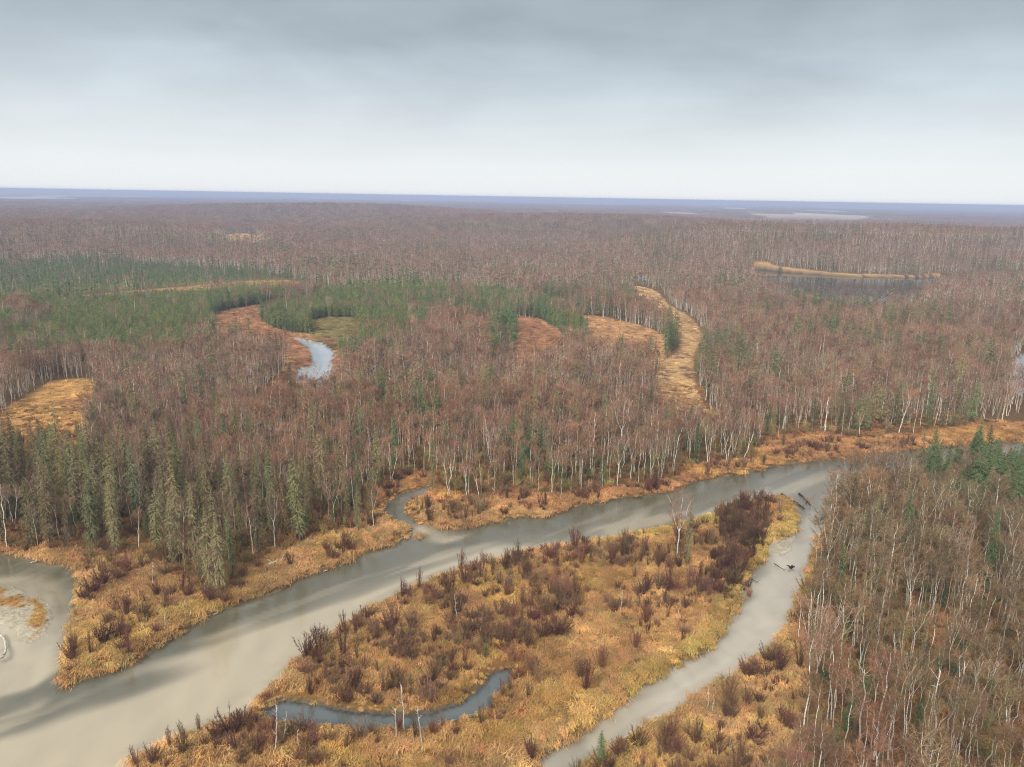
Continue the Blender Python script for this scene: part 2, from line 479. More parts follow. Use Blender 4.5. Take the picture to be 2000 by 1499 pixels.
# water: clear, faintly brown, rippled
def water_mat(name, ripple, tint, rough, power=3.5, base=0.08):
    m, N = new_mat(name)
    geo = N.n('ShaderNodeNewGeometry')
    st = N.vmath('MULTIPLY', geo.outputs['Position'], (1.0, 1.6, 1.0))
    a = N.noise(st, 2.2, 2, 0.5, 0.2)
    b = N.noise(geo.outputs['Position'], 0.09, 3, 0.5)
    bp = N.n('ShaderNodeBump')
    N.put(bp.inputs['Strength'], N.math('MULTIPLY', N.ramp(b, [(0.35, (0.25, 0.25, 0.25)), (0.62, (1, 1, 1))]), ripple))
    bp.inputs['Distance'].default_value = 0.05
    N.put(bp.inputs['Height'], a)
    gl = N.n('ShaderNodeBsdfGlossy')
    gl.inputs['Roughness'].default_value = rough
    N.put(gl.inputs['Normal'], bp.outputs[0])
    tr = N.n('ShaderNodeBsdfTransparent')
    tr.inputs[0].default_value = (*tint, 1)
    dt = N.n('ShaderNodeVectorMath', operation='DOT_PRODUCT')
    N.put(dt.inputs[0], geo.outputs['Normal'])
    N.put(dt.inputs[1], geo.outputs['Incoming'])
    fr = N.math('MULTIPLY_ADD', N.math('POWER', N.math('SUBTRACT', 1.0, N.math('ABSOLUTE', dt.outputs['Value']), clamp=True), power), 1.0 - base, base)
    mx = N.n('ShaderNodeMixShader')
    N.put(mx.inputs[0], fr)
    N.t.links.new(tr.outputs[0], mx.inputs[1])
    N.t.links.new(gl.outputs[0], mx.inputs[2])
    out = N.n('ShaderNodeOutputMaterial')
    N.t.links.new(mx.outputs[0], out.inputs[0])
    return m

M_WATER = water_mat('river_water', 0.6, (0.94, 0.93, 0.89), 0.08)
M_POND = water_mat('pond_water', 0.03, (0.93, 0.95, 0.95), 0.03, 5.0, 0.03)

# ------------------------------------------------------------------ ground
C_FLOOR = np.array([0.14, 0.085, 0.038])
C_GOLD = np.array([0.400, 0.215, 0.060])
C_RED = np.array([0.27, 0.145, 0.075])
C_TAN = np.array([0.480, 0.290, 0.120])
C_SAND = np.array([0.54, 0.465, 0.35])
C_MUD = np.array([0.40, 0.35, 0.25])
C_DEEP = np.array([0.25, 0.225, 0.165])
C_FEN = np.array([0.170, 0.150, 0.060])


def zone_colour(Q, w):
    x, y = Q[:, 0], Q[:, 1]
    r = np.hypot(x, y)
    n = fbm(x / 6, y / 6, 3)
    c = np.repeat(C_FLOOR[None], len(Q), 0)

    def lay(mask, col):
        nonlocal c
        m = np.clip(mask, 0, 1)[:, None]
        c = c * (1 - m) + np.asarray(col) * m
    # far forest without its trees reads as canopy: red-brown birch with dark spruce, a few pale bogs
    far = smooth(r, 3000, 5500)
    nn = fbm(x / 420, y / 900, 3)
    canopy = np.where((fbm(x / 300 + 5, y / 700, 3) > 0.55)[:, None], np.array([0.03, 0.04, 0.03]), np.array([0.15, 0.085, 0.06]))
    lay(far, 0)
    c = c + canopy * far[:, None]
    lay(far * smooth(fbm(x / 500 + 31, y / 1500, 2), 0.64, 0.68), (0.55, 0.46, 0.32))
    openland = np.maximum(sd(WOOD_N, Q), sd(WOOD_S, Q))
    lay(smooth(-openland, -1, 3) * (r < 500) * (Q[:, 1] > 0), C_GOLD * 0.5)
    lay(smooth(sd(BOG_A, Q), -2, 2), C_RED * (0.8 + 0.5 * n[:, None]))
    lay(smooth(sd(BOG_B, Q), -2, 2), C_RED * (0.9 + 0.4 * n[:, None]))
    lay(smooth(sd(BOG_C, Q), -2, 2), C_RED * 0.5 + C_TAN * 0.5)
    for z in (BOG_B, BOG_C, BOG_A):
        d = sd(z, Q)
        lay(smooth(d, -2, 0) * (1 - smooth(d, 2, 7)) * smooth(n, 0.4, 0.55), C_TAN)
    lay(smooth(sd(TRAIL, Q), -2, 2), C_TAN)
    lay(smooth(sd(TRAIL, Q), -2, 2) * smooth(fbm(x / 7 + 3, y / 20, 3), 0.56, 0.64), C_RED * 0.7)
    lay(smooth(sd(CLEAR, Q), -2, 2), C_GOLD * np.array([1.05, 1.1, 1.2]))
    lay(smooth(sd(STRIP, Q), -3, 2) * smooth(n, 0.25, 0.5), C_TAN * np.array([0.75, 0.8, 0.72]))
    lay(smooth(sd(FEN, Q), -6, 6), C_FEN * np.array([1.15, 1.1, 1.1]))
    for z in SPR[:4]:
        lay(smooth(sd(z, Q), -3, 3) * (sd(STRIP, Q) < 0) * (sd(FEN, Q) < 0) * 0.8, C_FEN)
    for z in FAR_M:
        lay(smooth(sd(z, Q), -4, 2), C_TAN)
    d = sd(W_LAKE, Q)
    lay((d > -(4 + 16 * np.maximum(fbm(x / 22, y / 22, 2) - 0.4, 0))) & (d <= 0) & (y > 690), C_TAN * 0.85)
    # bars and the bed
    bar = np.maximum(sd(I_BAR, Q), sd(I_GRAVEL, Q))
    lay(smooth(bar, -0.6, 0.2), C_MUD * (0.8 + 0.4 * n[:, None]))
    lay(smooth(sd(I_BAR, Q), 0.3, 1.5) * smooth(fbm(x / 5 + 7, y / 7, 2), 0.50, 0.58), C_GOLD * 0.8)
    lay(smooth(sd(I_ISLET, Q), -0.3, 0.3), C_RED)
    wet = smooth(w, -0.15, 0.25)
    lay(smooth(w, -0.9, -0.2) * (bar < -1), np.array([0.11, 0.085, 0.05]))  # shade of the undercut bank painted as a dark strip along the waterline
    fa = proj([(200, 1400), (1400, 945)])
    fd = (fa[1] - fa[0]) / np.linalg.norm(fa[1] - fa[0])
    al, ac = x * fd[0] + y * fd[1], -x * fd[1] + y * fd[0]
    lay(wet, C_DEEP)
    lay(wet * smooth(fbm(al / 40 + 2, ac / 6, 3), 0.48, 0.62) * 0.35, C_DEEP * 0.65)
    lay(wet * smooth(fbm(al / 30 + 22, ac / 4, 3), 0.55, 0.66) * 0.6, C_SAND)
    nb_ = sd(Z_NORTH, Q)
    lay(wet * smooth(nb_, -13, -2) * 0.65, np.array([0.085, 0.085, 0.055]))  # deep green water and dark bank reflections painted into the bed colour
    wv = (fbm(al / 35, ac / 6, 3) - 0.5) * 14
    warp = np.stack([-fd[1] * wv, fd[0] * wv], -1)
    for z, s in zip(SAND, (1.0, 0.9, 0.9, 1.0)):
        m = smooth(sd(z, Q + warp), -2.5, 3.0)
        lay(wet * m * s, C_SAND * (0.9 + 0.2 * fbm(x / 3, y / 8, 2)[:, None]) * (np.array([1.05, 1.1, 1.25]) if z is SAND[3] else 1.0))
    pondd = np.maximum(np.maximum(sd(W_SLOUGH, Q), sd(W_OXBOW, Q)), np.maximum(sd(W_LAKE, Q), sd(W_POND, Q)))
    lay(smooth(pondd, -0.3, 0.3), (0.05, 0.05, 0.04))
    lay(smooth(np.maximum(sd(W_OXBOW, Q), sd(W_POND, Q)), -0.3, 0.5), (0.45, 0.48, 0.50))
    lay(smooth(sd(W_SLOUGH, Q), 0.1, 0.8), (0.15, 0.165, 0.17))
    return c


def build_ground():
    ang = np.concatenate([np.linspace(-180, -46, 18)[:-1], np.linspace(-46, 46, 470), np.linspace(46, 180, 18)[1:-1]])
    th = np.radians(ang)
    r1 = 55 * 1.0048 ** np.arange(int(math.log(480 / 55) / math.log(1.0048)))
    r2 = r1[-1] * 1.0065 ** np.arange(1, int(math.log(1000 / r1[-1]) / math.log(1.0065)))
    r3 = r2[-1] * 1.016 ** np.arange(1, int(math.log(29000 / r2[-1]) / math.log(1.016)))
    rr = np.concatenate([[15.0, 35.0], r1, r2, r3])
    R, T = np.meshgrid(rr, th, indexing='ij')
    Q = np.stack([(R * np.sin(T)).ravel(), (R * np.cos(T)).ravel()], -1)
    w = water_sd(Q)
    z = height(Q, w)
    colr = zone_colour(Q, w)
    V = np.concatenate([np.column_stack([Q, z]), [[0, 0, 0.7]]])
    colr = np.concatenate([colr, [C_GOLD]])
    grain = np.concatenate([1 - smooth(w, -0.1, 0.4), [1.0]])
    nr, na_ = R.shape
    i, j = np.meshgrid(np.arange(nr - 1), np.arange(na_), indexing='ij')
    j2 = (j + 1) % na_
    F = np.stack([i * na_ + j, (i + 1) * na_ + j, (i + 1) * na_ + j2, i * na_ + j2], -1).reshape(-1, 4)[:, ::-1]
    jj = np.arange(na_)
    tri = np.stack([np.full(na_, len(V) - 1), jj, (jj + 1) % na_], -1)[:, ::-1]
    me = bpy.data.meshes.new('ground')
    me.vertices.add(len(V))
    me.vertices.foreach_set('co', V.astype(np.float32).ravel())
    loops = np.concatenate([F.ravel(), tri.ravel()]).astype(np.int32)
    me.loops.add(len(loops))
    me.loops.foreach_set('vertex_index', loops)
    me.polygons.add(len(F) + len(tri))
    start = np.concatenate([np.arange(len(F)) * 4, len(F) * 4 + np.arange(len(tri)) * 3]).astype(np.int32)
    me.polygons.foreach_set('loop_start', start)
    me.polygons.foreach_set('use_smooth', np.ones(len(start), bool))
    me.update(calc_edges=True)
    at = me.attributes.new('zone', 'FLOAT_COLOR', 'POINT')
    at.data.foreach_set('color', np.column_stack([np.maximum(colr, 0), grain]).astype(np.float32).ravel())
    me.materials.append(M_GROUND)
    o = link('ground', me)
    o['kind'] = 'structure'
    o['label'] = 'boggy forest floor with golden dry grass along the river banks'
    return o


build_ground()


def sheet(name, poly, z, m, label, cell=2.0):
    """level water surface over every cell that the outline touches; the banks stand above it"""
    lo, hi = poly.min(0) - 3, poly.max(0) + 3
    nx, ny = int((hi[0] - lo[0]) / cell) + 1, int((hi[1] - lo[1]) / cell) + 1
    X, Y = np.meshgrid(np.arange(nx), np.arange(ny), indexing='ij')
    C = np.stack([lo[0] + (X.ravel() + 0.5) * cell, lo[1] + (Y.ravel() + 0.5) * cell], -1)
    on = sd(poly, C, cell * 2) > -cell * 1.2
    X, Y = X.ravel()[on], Y.ravel()[on]
    key = np.concatenate([(X + dx) * (ny + 1) + Y + dy for dx, dy in ((0, 0), (1, 0), (1, 1), (0, 1))])
    u, inv = np.unique(key, return_inverse=True)
    V = np.column_stack([lo[0] + (u // (ny + 1)) * cell, lo[1] + (u % (ny + 1)) * cell, np.full(len(u), z)])
    o = link(name, add_mesh(name, V, inv.reshape(4, -1).T, [m]))
    o['kind'] = 'structure'
    o['label'] = label
    return o


sheet('river', W_OUT, 0.0, M_WATER, 'shallow sandy river winding between grassy banks')
sheet('slough', W_SLOUGH, 0.012, M_POND, 'still dark side channel lying across the grassy island', 1.0)
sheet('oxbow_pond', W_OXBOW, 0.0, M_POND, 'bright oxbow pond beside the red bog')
sheet('lake', W_LAKE, 0.0, M_POND, 'dark lake under the wooded ridge')
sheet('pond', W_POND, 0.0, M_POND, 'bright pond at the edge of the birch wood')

# ------------------------------------------------------------------ plants: prototype meshes
class Geo:
    def __init__(self):
        self.v, self.f, self.m, self.n = [], [], [], 0

    def add(self, v, f, m=0):
        v = np.asarray(v, float)
        self.v.append(v)
        self.f += [tuple(int(i) + self.n for i in q) for q in f]
        self.m += [m] * len(f)
        self.n += len(v)

    def mesh(self, name, mats, smooth_shade=False):
        me = add_mesh(name, np.concatenate(self.v), self.f, mats, smooth_shade)
        me.polygons.foreach_set('material_index', np.array(self.m, np.int32))
        return me


def tube(g, pts, rad, sides, m=0):
    pts, rad = np.asarray(pts, float), np.asarray(rad, float)
    t = np.gradient(pts, axis=0)
    t /= np.linalg.norm(t, axis=1)[:, None]
    ref = np.array([1.0, 0.1, 0]) if abs(t[0][2]) > 0.7 else np.array([0, 0.1, 1.0])
    a = np.cross(t, ref)
    a /= np.linalg.norm(a, axis=1)[:, None]
    b = np.cross(t, a)
    ph = np.arange(sides) * 2 * math.pi / sides
    ring = pts[:, None] + rad[:, None, None] * (np.cos(ph)[None, :, None] * a[:, None] + np.sin(ph)[None, :, None] * b[:, None])
    k = len(pts)
    f = [(i * sides + j, i * sides + (j + 1) % sides, (i + 1) * sides + (j + 1) % sides, (i + 1) * sides + j) for i in range(k - 1) for j in range(sides)]
    f.append(tuple(range((k - 1) * sides, k * sides)))
    g.add(ring.reshape(-1, 3), f, m)


def unit(v):
    return v / np.maximum(np.linalg.norm(v, axis=-1, keepdims=True), 1e-9)


def blades(g, p, d, w, m, rng, droop=0.0):
    """thin triangles from p along d (n,3), width w"""
    s = unit(np.cross(d, rng.normal(size=d.shape))) * (np.asarray(w).reshape(-1, 1) / 2)
    tip = p + d
    tip[:, 2] -= droop * np.linalg.norm(d, axis=1)
    v = np.stack([p - s, p + s, tip], 1).reshape(-1, 3)
    g.add(v, np.arange(len(v)).reshape(-1, 3), m)


def birch(seed, h, lod, style):
    """returns (trunk, branches, crown) geometries"""
    rng = np.random.default_rng(seed)
    gt, gb, gc = Geo(), Geo(), Geo()
    sides = (7, 4, 3, 3)[lod]
    nstem = {'single': 1, 'forked': 1, 'twin': 2, 'many': 4, 'lean': 1, 'slender': 1, 'fan': 3, 'bare': 1}[style]
    spread = {'fan': 0.34, 'forked': 0.26, 'bare': 0.30}.get(style, 0.2)
    br0, brd, brl = [], [], []
    for s in range(nstem):
        az = rng.uniform(0, 2 * math.pi) if nstem == 1 else s * 2 * math.pi / nstem + rng.uniform(-.4, .4)
        lean = {'lean': 0.30, 'many': 0.13, 'twin': 0.09, 'fan': 0.10}.get(style, 0.035) * rng.uniform(0.7, 1.3)
        ld = np.array([math.cos(az), math.sin(az), 0])
        hf = h * (rng.uniform(0.42, 0.60) if style not in ('slender', 'single') else rng.uniform(0.62, 0.72)) * (0.75 if style in ('fan', 'forked') else 1)
        hh = h * rng.uniform(0.88, 1.0)
        r0 = 0.0076 * h * (0.72 if nstem > 1 or style == 'slender' else 1.0) + 0.015
        zs = np.linspace(0, 1, 6)
        bend = rng.normal(0, 0.018, 2) * h
        path = np.stack([ld[0] * lean * zs * hf + bend[0] * zs ** 2, ld[1] * lean * zs * hf + bend[1] * zs ** 2, zs * hf], -1)
        path += np.array([ld[0], ld[1], 0]) * (0.25 if nstem > 1 else 0)
        path[1:-1, :2] += rng.normal(0, 0.007 * h, (4, 2))
        path[0, 2] = -0.6
        tube(gt, path, r0 * (1 - 0.45 * zs) * np.where(zs == 0, 1.25, 1), sides)
        nl = 1 if style in ('slender', 'single') else int(rng.integers(2, 4)) + (1 if style == 'fan' else 0)
        for l in range(nl):
            a2 = az + l * 2 * math.pi / nl + rng.uniform(-.5, .5)
            sp = spread * rng.uniform(0.5, 1.2) if nl > 1 else 0.04
            L = (hh - hf)
            q = np.linspace(0, 1, 5)
            lead = path[-1] + np.stack([math.cos(a2) * sp * L * q ** 0.8 * 1.1 + ld[0] * lean * L * q, math.sin(a2) * sp * L * q ** 0.8 * 1.1 + ld[1] * lean * L * q, L * q * rng.uniform(0.86, 1.0)], -1)
            lead[1:, :2] += rng.normal(0, 0.010 * h, (4, 2))
            tube(gt, lead, r0 * (0.55 if nl == 1 else 0.46) * (1 - 0.78 * q), max(sides - 2, 3))
            nb = max(4, int(({0: 13, 1: 8, 2: 5, 3: 3}[lod]) * (1.7 if nl == 1 else 1.0)))
            for t in rng.uniform(0.08, 1.0, nb):
                k = min(int(t * 4), 3)
                p = lead[k] + (lead[k + 1] - lead[k]) * (t * 4 - k)
                aa = rng.uniform(0, 2 * math.pi)
                up = rng.uniform(0.25, 1.25)
                d = unit(np.array([math.cos(aa), math.sin(aa), up]))
                br0.append(p); brd.append(d); brl.append((1.15 - 0.6 * t) * h * rng.uniform(0.11, 0.17))
            if nl == 1 or style == 'many':                      # lower side branches on the bole
                for t in rng.uniform(0.55, 1.0, 5 if lod < 2 else 2):
                    k = min(int(t * 5), 4)
                    p = path[k] + (path[k + 1] - path[k]) * (t * 5 - k)
                    aa = rng.uniform(0, 2 * math.pi)
                    br0.append(p); brd.append(unit(np.array([math.cos(aa), math.sin(aa), 0.75]))); brl.append(h * rng.uniform(0.09, 0.14))
    br0, brd, brl = np.array(br0), np.array(brd), np.array(brl)
    curve = np.array([0, 0, 0.22])
    for p, d, L in zip(br0, brd, brl):
        if lod == 0:
            q = np.linspace(0, 1, 4)[:, None]
            tube(gb, p + d * L * q + curve * L * q ** 2, np.array([0.028, 0.022, 0.015, 0.006]) * (h / 14), 3)
        elif lod == 1:
            blades(gb, p[None], (d * L)[None], [0.09], 0, rng)
    n = {0: 1250, 1: 520, 2: 150, 3: 50}[lod]
    wd = {0: 0.036, 1: 0.07, 2: 0.17, 3: 0.40}[lod]
    if style == 'bare':
        n //= 9
    pick = rng.choice(len(brl), n, p=brl / brl.sum())
    t = rng.uniform(0.10, 1.08, n) ** 0.55
    p = br0[pick] + brd[pick] * (brl[pick] * t)[:, None] + curve * (brl[pick] * t ** 2)[:, None]
    d = unit(brd[pick] * 0.75 + rng.normal(0, 0.62, (n, 3)) + np.array([0, 0, 0.1])) * (rng.uniform(0.45, 1.05, n) * h / 15 * (1.0, 1.1, 1.25, 1.5)[lod])[:, None]
    blades(gc, p, d, wd * rng.uniform(0.6, 1.3, n), 0, rng, 0.12)
    return gt, gb, gc


def spruce(seed, h, lod, rad, shaggy=1.0, bare=0.08):
    rng = np.random.default_rng(seed)
    gt, gc = Geo(), Geo()
    z = np.linspace(0, 1, 6)
    path = np.stack([rng.normal(0, 0.004 * h, 6), rng.normal(0, 0.004 * h, 6), z * h], -1)
    path[0] = (0, 0, -0.5)
    tube(gt, path, 0.0095 * h * (1 - 0.93 * z) + 0.012, (6, 4, 3, 3)[lod])
    nb = {0: int(15 * h), 1: int(6 * h), 2: 34, 3: 14}[lod]
    t = np.sort(rng.uniform(bare, 1, nb) ** 0.92)
    az = rng.uniform(0, 2 * math.pi, nb) + np.arange(nb) * 2.4
    prof = np.minimum(1.0, (1 - t) * 3.0 + 0.05) * np.minimum(1, 0.55 + t * 2)
    clump = 0.75 + 0.5 * rng.random(nb)
    L = rad * prof * clump + 0.10
    base = np.stack([np.zeros(nb), np.zeros(nb), t * h], -1)
    d = np.stack([np.cos(az), np.sin(az), np.full(nb, -0.28) + 0.55 * t ** 3 - rng.uniform(0, 0.35, nb)], -1)
    end = base + d * L[:, None]
    if lod >= 2:
        blades(gc, base + np.array([0, 0, 0.25]), d * L[:, None] * 1.1, {2: 0.8, 3: 1.5}[lod] * (0.35 + prof), 0, rng)
        return gt, gc
    # limb plus hanging sprays along it
    blades(gc, base, d * L[:, None], 0.16 * (0.4 + prof), 0, rng)
    ns = {0: 7, 1: 4}[lod]
    idx = np.repeat(np.arange(nb), ns)
    s = rng.uniform(0.25, 1.05, len(idx))
    p = base[idx] + d[idx] * (L[idx] * s)[:, None]
    tang = np.stack([-np.sin(az[idx]), np.cos(az[idx]), np.zeros(len(idx))], -1)
    dv = unit(d[idx] * 0.9 + tang * rng.normal(0, 0.8, (len(idx), 1)) + np.array([0, 0, -0.55 * shaggy]) + rng.normal(0, 0.25, (len(idx), 3)))
    dv *= ((0.16 + 0.34 * prof[idx]) * rng.uniform(0.7, 1.3, len(idx)) * (1.0 if lod == 0 else 1.25))[:, None] * max(rad, 0.8) / 1.5 * 1.25
    blades(gc, p, dv, {0: 0.13, 1: 0.26}[lod] * rng.uniform(0.7, 1.3, len(idx)) * (0.6 + 0.4 * prof[idx]), 0, rng)
    # leader
    blades(gc, np.array([[0, 0, h * 0.97]] * 4), np.array([[.1, 0, .5], [-.1, .1, .4], [0, -.12, .45], [0, 0, .7]]), np.full(4, 0.12), 0, rng)
    return gt, gc


def shrub(seed, h, wide, n_stem, n_twig, tw=0.03):
    rng = np.random.default_rng(seed)
    gs = Geo()
    st, sdv, sl = [], [], []
    for k in range(n_stem):
        a = rng.uniform(0, 2 * math.pi)
        o = rng.uniform(0, 0.25) * wide
        lean = rng.uniform(0.1, 0.75) * wide / h
        L = h * rng.uniform(0.6, 1.0)
        p0 = np.array([math.cos(a) * o, math.sin(a) * o, -0.2])
        d = np.array([math.cos(a) * lean, math.sin(a) * lean, 1.0])
        q = np.linspace(0, 1, 3)[:, None]
        pts = p0 + d * L * q + np.array([math.cos(a), math.sin(a), -0.4]) * lean * 0.35 * L * q ** 2
        tube(gs, pts, np.array([0.035, 0.022, 0.008]) * (0.6 + h / 6), 3)
        st.append(pts[0]); sdv.append(pts[2] - pts[0]); sl.append(1.0)
    st, sdv = np.array(st), np.array(sdv)
    pick = rng.integers(0, n_stem, n_twig)
    t = rng.uniform(0.1, 1.0, n_twig)
    p = st[pick] + sdv[pick] * t[:, None]
    d = unit(unit(sdv[pick]) * 0.8 + rng.normal(0, 0.55, (n_twig, 3)) + np.array([0, 0, 0.25])) * (rng.uniform(0.25, 0.6, n_twig) * (0.5 + h / 5))[:, None]
    blades(gs, p, d, tw * rng.uniform(0.6, 1.4, n_twig), 0, rng)
    return gs


def grass_clump(seed, n, R, L, w, lay=0.7):
    """lodged tussock: blades arch over, mostly towards +x"""
    rng = np.random.default_rng(seed)
    g = Geo()
    p = np.column_stack([rng.normal(0, R * 0.5, (n, 2)), np.full(n, -0.1)])
    a = rng.normal(0, 0.8, n)
    wild = rng.random(n) < 0.25
    a[wild] = rng.uniform(0, 2 * math.pi, wild.sum())
    hd = np.stack([np.cos(a), np.sin(a), np.zeros(n)], -1)
    ln = L * rng.uniform(0.6, 1.25, n)[:, None]
    s = np.stack([-np.sin(a), np.cos(a), np.zeros(n)], -1) * (w * rng.uniform(0.6, 1.4, n))[:, None] / 2
    ly = lay * rng.uniform(0.5, 1.3, n)[:, None]
    m1 = p + (hd * 0.30 * ly + np.array([0, 0, 0.52])) * ln
    tip = p + (hd * 0.95 * ly + np.array([0, 0, 0.50]) - np.array([0, 0, 0.25]) * ly) * ln
    v = np.stack([p - s, p + s, m1 + s, m1 - s, tip], 1).reshape(-1, 3)
    b = np.arange(n) * 5
    f = [(i, i + 1, i + 2, i + 3) for i in b] + [(i + 3, i + 2, i + 4) for i in b]
    g.add(v, f, 0)
    return g


def join(*pairs):
    g = Geo()
    for k, q in enumerate(pairs):
        if q.v:
            g.add(np.concatenate(q.v), q.f, k)
    return g


def proto_collection(name, meshes):
    c = bpy.data.collections.new(name)
    for i, me in enumerate(meshes):
        o = bpy.data.objects.new('%s_%03d' % (name, i), me)
        c.objects.link(o)
    return c


STYLES = ['single', 'forked', 'twin', 'slender', 'single', 'slender', 'forked', 'single', 'many', 'fan', 'lean']
B_LOD0 = [birch(100 + i, 15.0, 0, s) for i, s in enumerate(STYLES)]
BIRCH_MATS = [M_BIRCH, M_LIMB, M_TWIG]
birch_protos = [join(*t).mesh('birch', [M_BIRCH if i % 3 else M_ASPEN, M_LIMB, M_TWIG]) for i, t in enumerate(B_LOD0)]
NB0 = len(birch_protos)
birch_protos += [join(*birch(200 + i, 15.0, 1, s)).mesh('birch', [M_BIRCH if i % 3 else M_ASPEN, M_LIMB, M_TWIG]) for i, s in enumerate(['single', 'forked', 'twin', 'many', 'slender', 'forked', 'lean', 'single'])]
NB1 = len(birch_protos) - NB0
birch_protos += [join(*birch(300 + i, 15.0, 2, s)).mesh('birch', [M_BIRCH if i % 3 else M_ASPEN, M_LIMB, M_TWIG]) for i, s in enumerate(['single', 'forked', 'twin', 'slender', 'forked', 'single'])]
NB2 = len(birch_protos) - NB0 - NB1


def clump(seed, size, spacing, frac):
    """a far block of wood: many coarse trees"""
    rng = np.random.default_rng(seed)
    g = Geo()
    k = int((size / spacing) ** 2)
    for _ in range(k):
        x, y = rng.uniform(-size * 0.55, size * 0.55, 2)
        h = 12.5 * rng.uniform(0.7, 1.2)
        if rng.random() < frac:
            t, c = spruce(int(rng.integers(1e6)), h * 0.95, 3, 1.5)
            parts = ((t, 3), (c, 4))
        else:
            t, b, c = birch(int(rng.integers(1e6)), h, 3, ['single', 'forked'][int(rng.integers(2))])
            parts = ((t, 0), (c, 2))
        for q, m in parts:
            if q.v:
                g.add(np.concatenate(q.v) + np.array([x, y, 0]), q.f, m)
    return g.mesh('wood', [M_ASPEN, M_LIMB, M_TWIG, M_SBARK, M_NEEDLE])


birch_protos += [clump(400 + i, 16, 4.2, 0.12 + 0.12 * (i % 3)) for i in range(4)]
NB3 = 4
birch_protos += [clump(450 + i, 42, 5.2, (0.1, 0.3, 0.7)[i % 3]) for i in range(3)]
NB4 = 3
C_BIRCH = proto_collection('birch_kinds', birch_protos)

S_LOD0 = [spruce(500 + i, 18.0, 0, r, s) for i, (r, s) in enumerate([(1.35, 1.4), (1.6, 1.5), (1.15, 1.2), (1.45, 1.6), (1.05, 1.3)])]
spruce_protos = [join(*t).mesh('spruce', [M_SBARK, M_NEEDLE]) for t in S_LOD0]
NS0 = len(spruce_protos)
spruce_protos += [join(*spruce(520 + i, 18.0, 1, r)).mesh('spruce', [M_SBARK, M_NEEDLE]) for i, r in enumerate((1.6, 1.9, 1.35, 1.7))]
NS1 = 4
spruce_protos += [join(*spruce(540 + i, 18.0, 2, r)).mesh('spruce', [M_SBARK, M_NEEDLE]) for i, r in enumerate((1.7, 2.1, 1.5))]
NS2 = 3
C_SPRUCE = proto_collection('spruce_kinds', spruce_protos)

S_SHRUB = [shrub(600, 3.6, 1.5, 20, 1100, 0.05), shrub(601, 2.6, 1.9, 26, 1200, 0.05), shrub(602, 4.6, 1.4, 16, 950, 0.05), shrub(603, 1.9, 1.7, 22, 800, 0.05), shrub(604, 3.0, 2.3, 30, 1500, 0.05), shrub(605, 5.2, 0.9, 9, 520, 0.045), shrub(606, 4.2, 0.8, 7, 360, 0.045), shrub(607, 2.2, 1.2, 14, 500, 0.045)]
shrub_meshes = [g.mesh('shrub', [M_SHRUB]) for g in S_SHRUB]
C_SHRUB = proto_collection('shrub_kinds', shrub_meshes)
grass_meshes = [grass_clump(700 + i, 95, r, l, 0.065, ly).mesh('tussock', [M_GRASS]) for i, (r, l, ly) in enumerate([(0.9, 1.1, 1.0), (0.7, 0.9, 0.6), (1.1, 1.25, 1.3), (0.6, 0.8, 0.4), (0.95, 1.1, 1.2), (0.8, 1.15, 0.9)])]
C_GRASS = proto_collection('grass_kinds', grass_meshes)

# ------------------------------------------------------------------ scattering
def wedge_points(r0, r1, step, seed, margin=230, jitter=0.48):
    g = np.random.default_rng(seed)
    half = r1 * (1000 + margin) / FPX * 1.12
    xs = np.arange(-half, half, step)
    ys = np.arange(r0 * 0.55, r1, step)
    X, Y = np.meshgrid(xs, ys)
    Q = np.stack([X.ravel(), Y.ravel()], -1)
    Q[:, 0] += (np.floor(Q[:, 1] / step) % 2) * step * 0.5
    Q = Q + g.uniform(-jitter, jitter, Q.shape) * step
    px, py, zz = pixel(Q[:, 0], Q[:, 1], np.full(len(Q), 5.0))
    r = np.hypot(Q[:, 0], Q[:, 1])
    ok = (r >= r0) & (r < r1) & (zz > 1) & (px > -margin) & (px < 2000 + margin) & (py < 1499 + 420)
    return Q[ok]


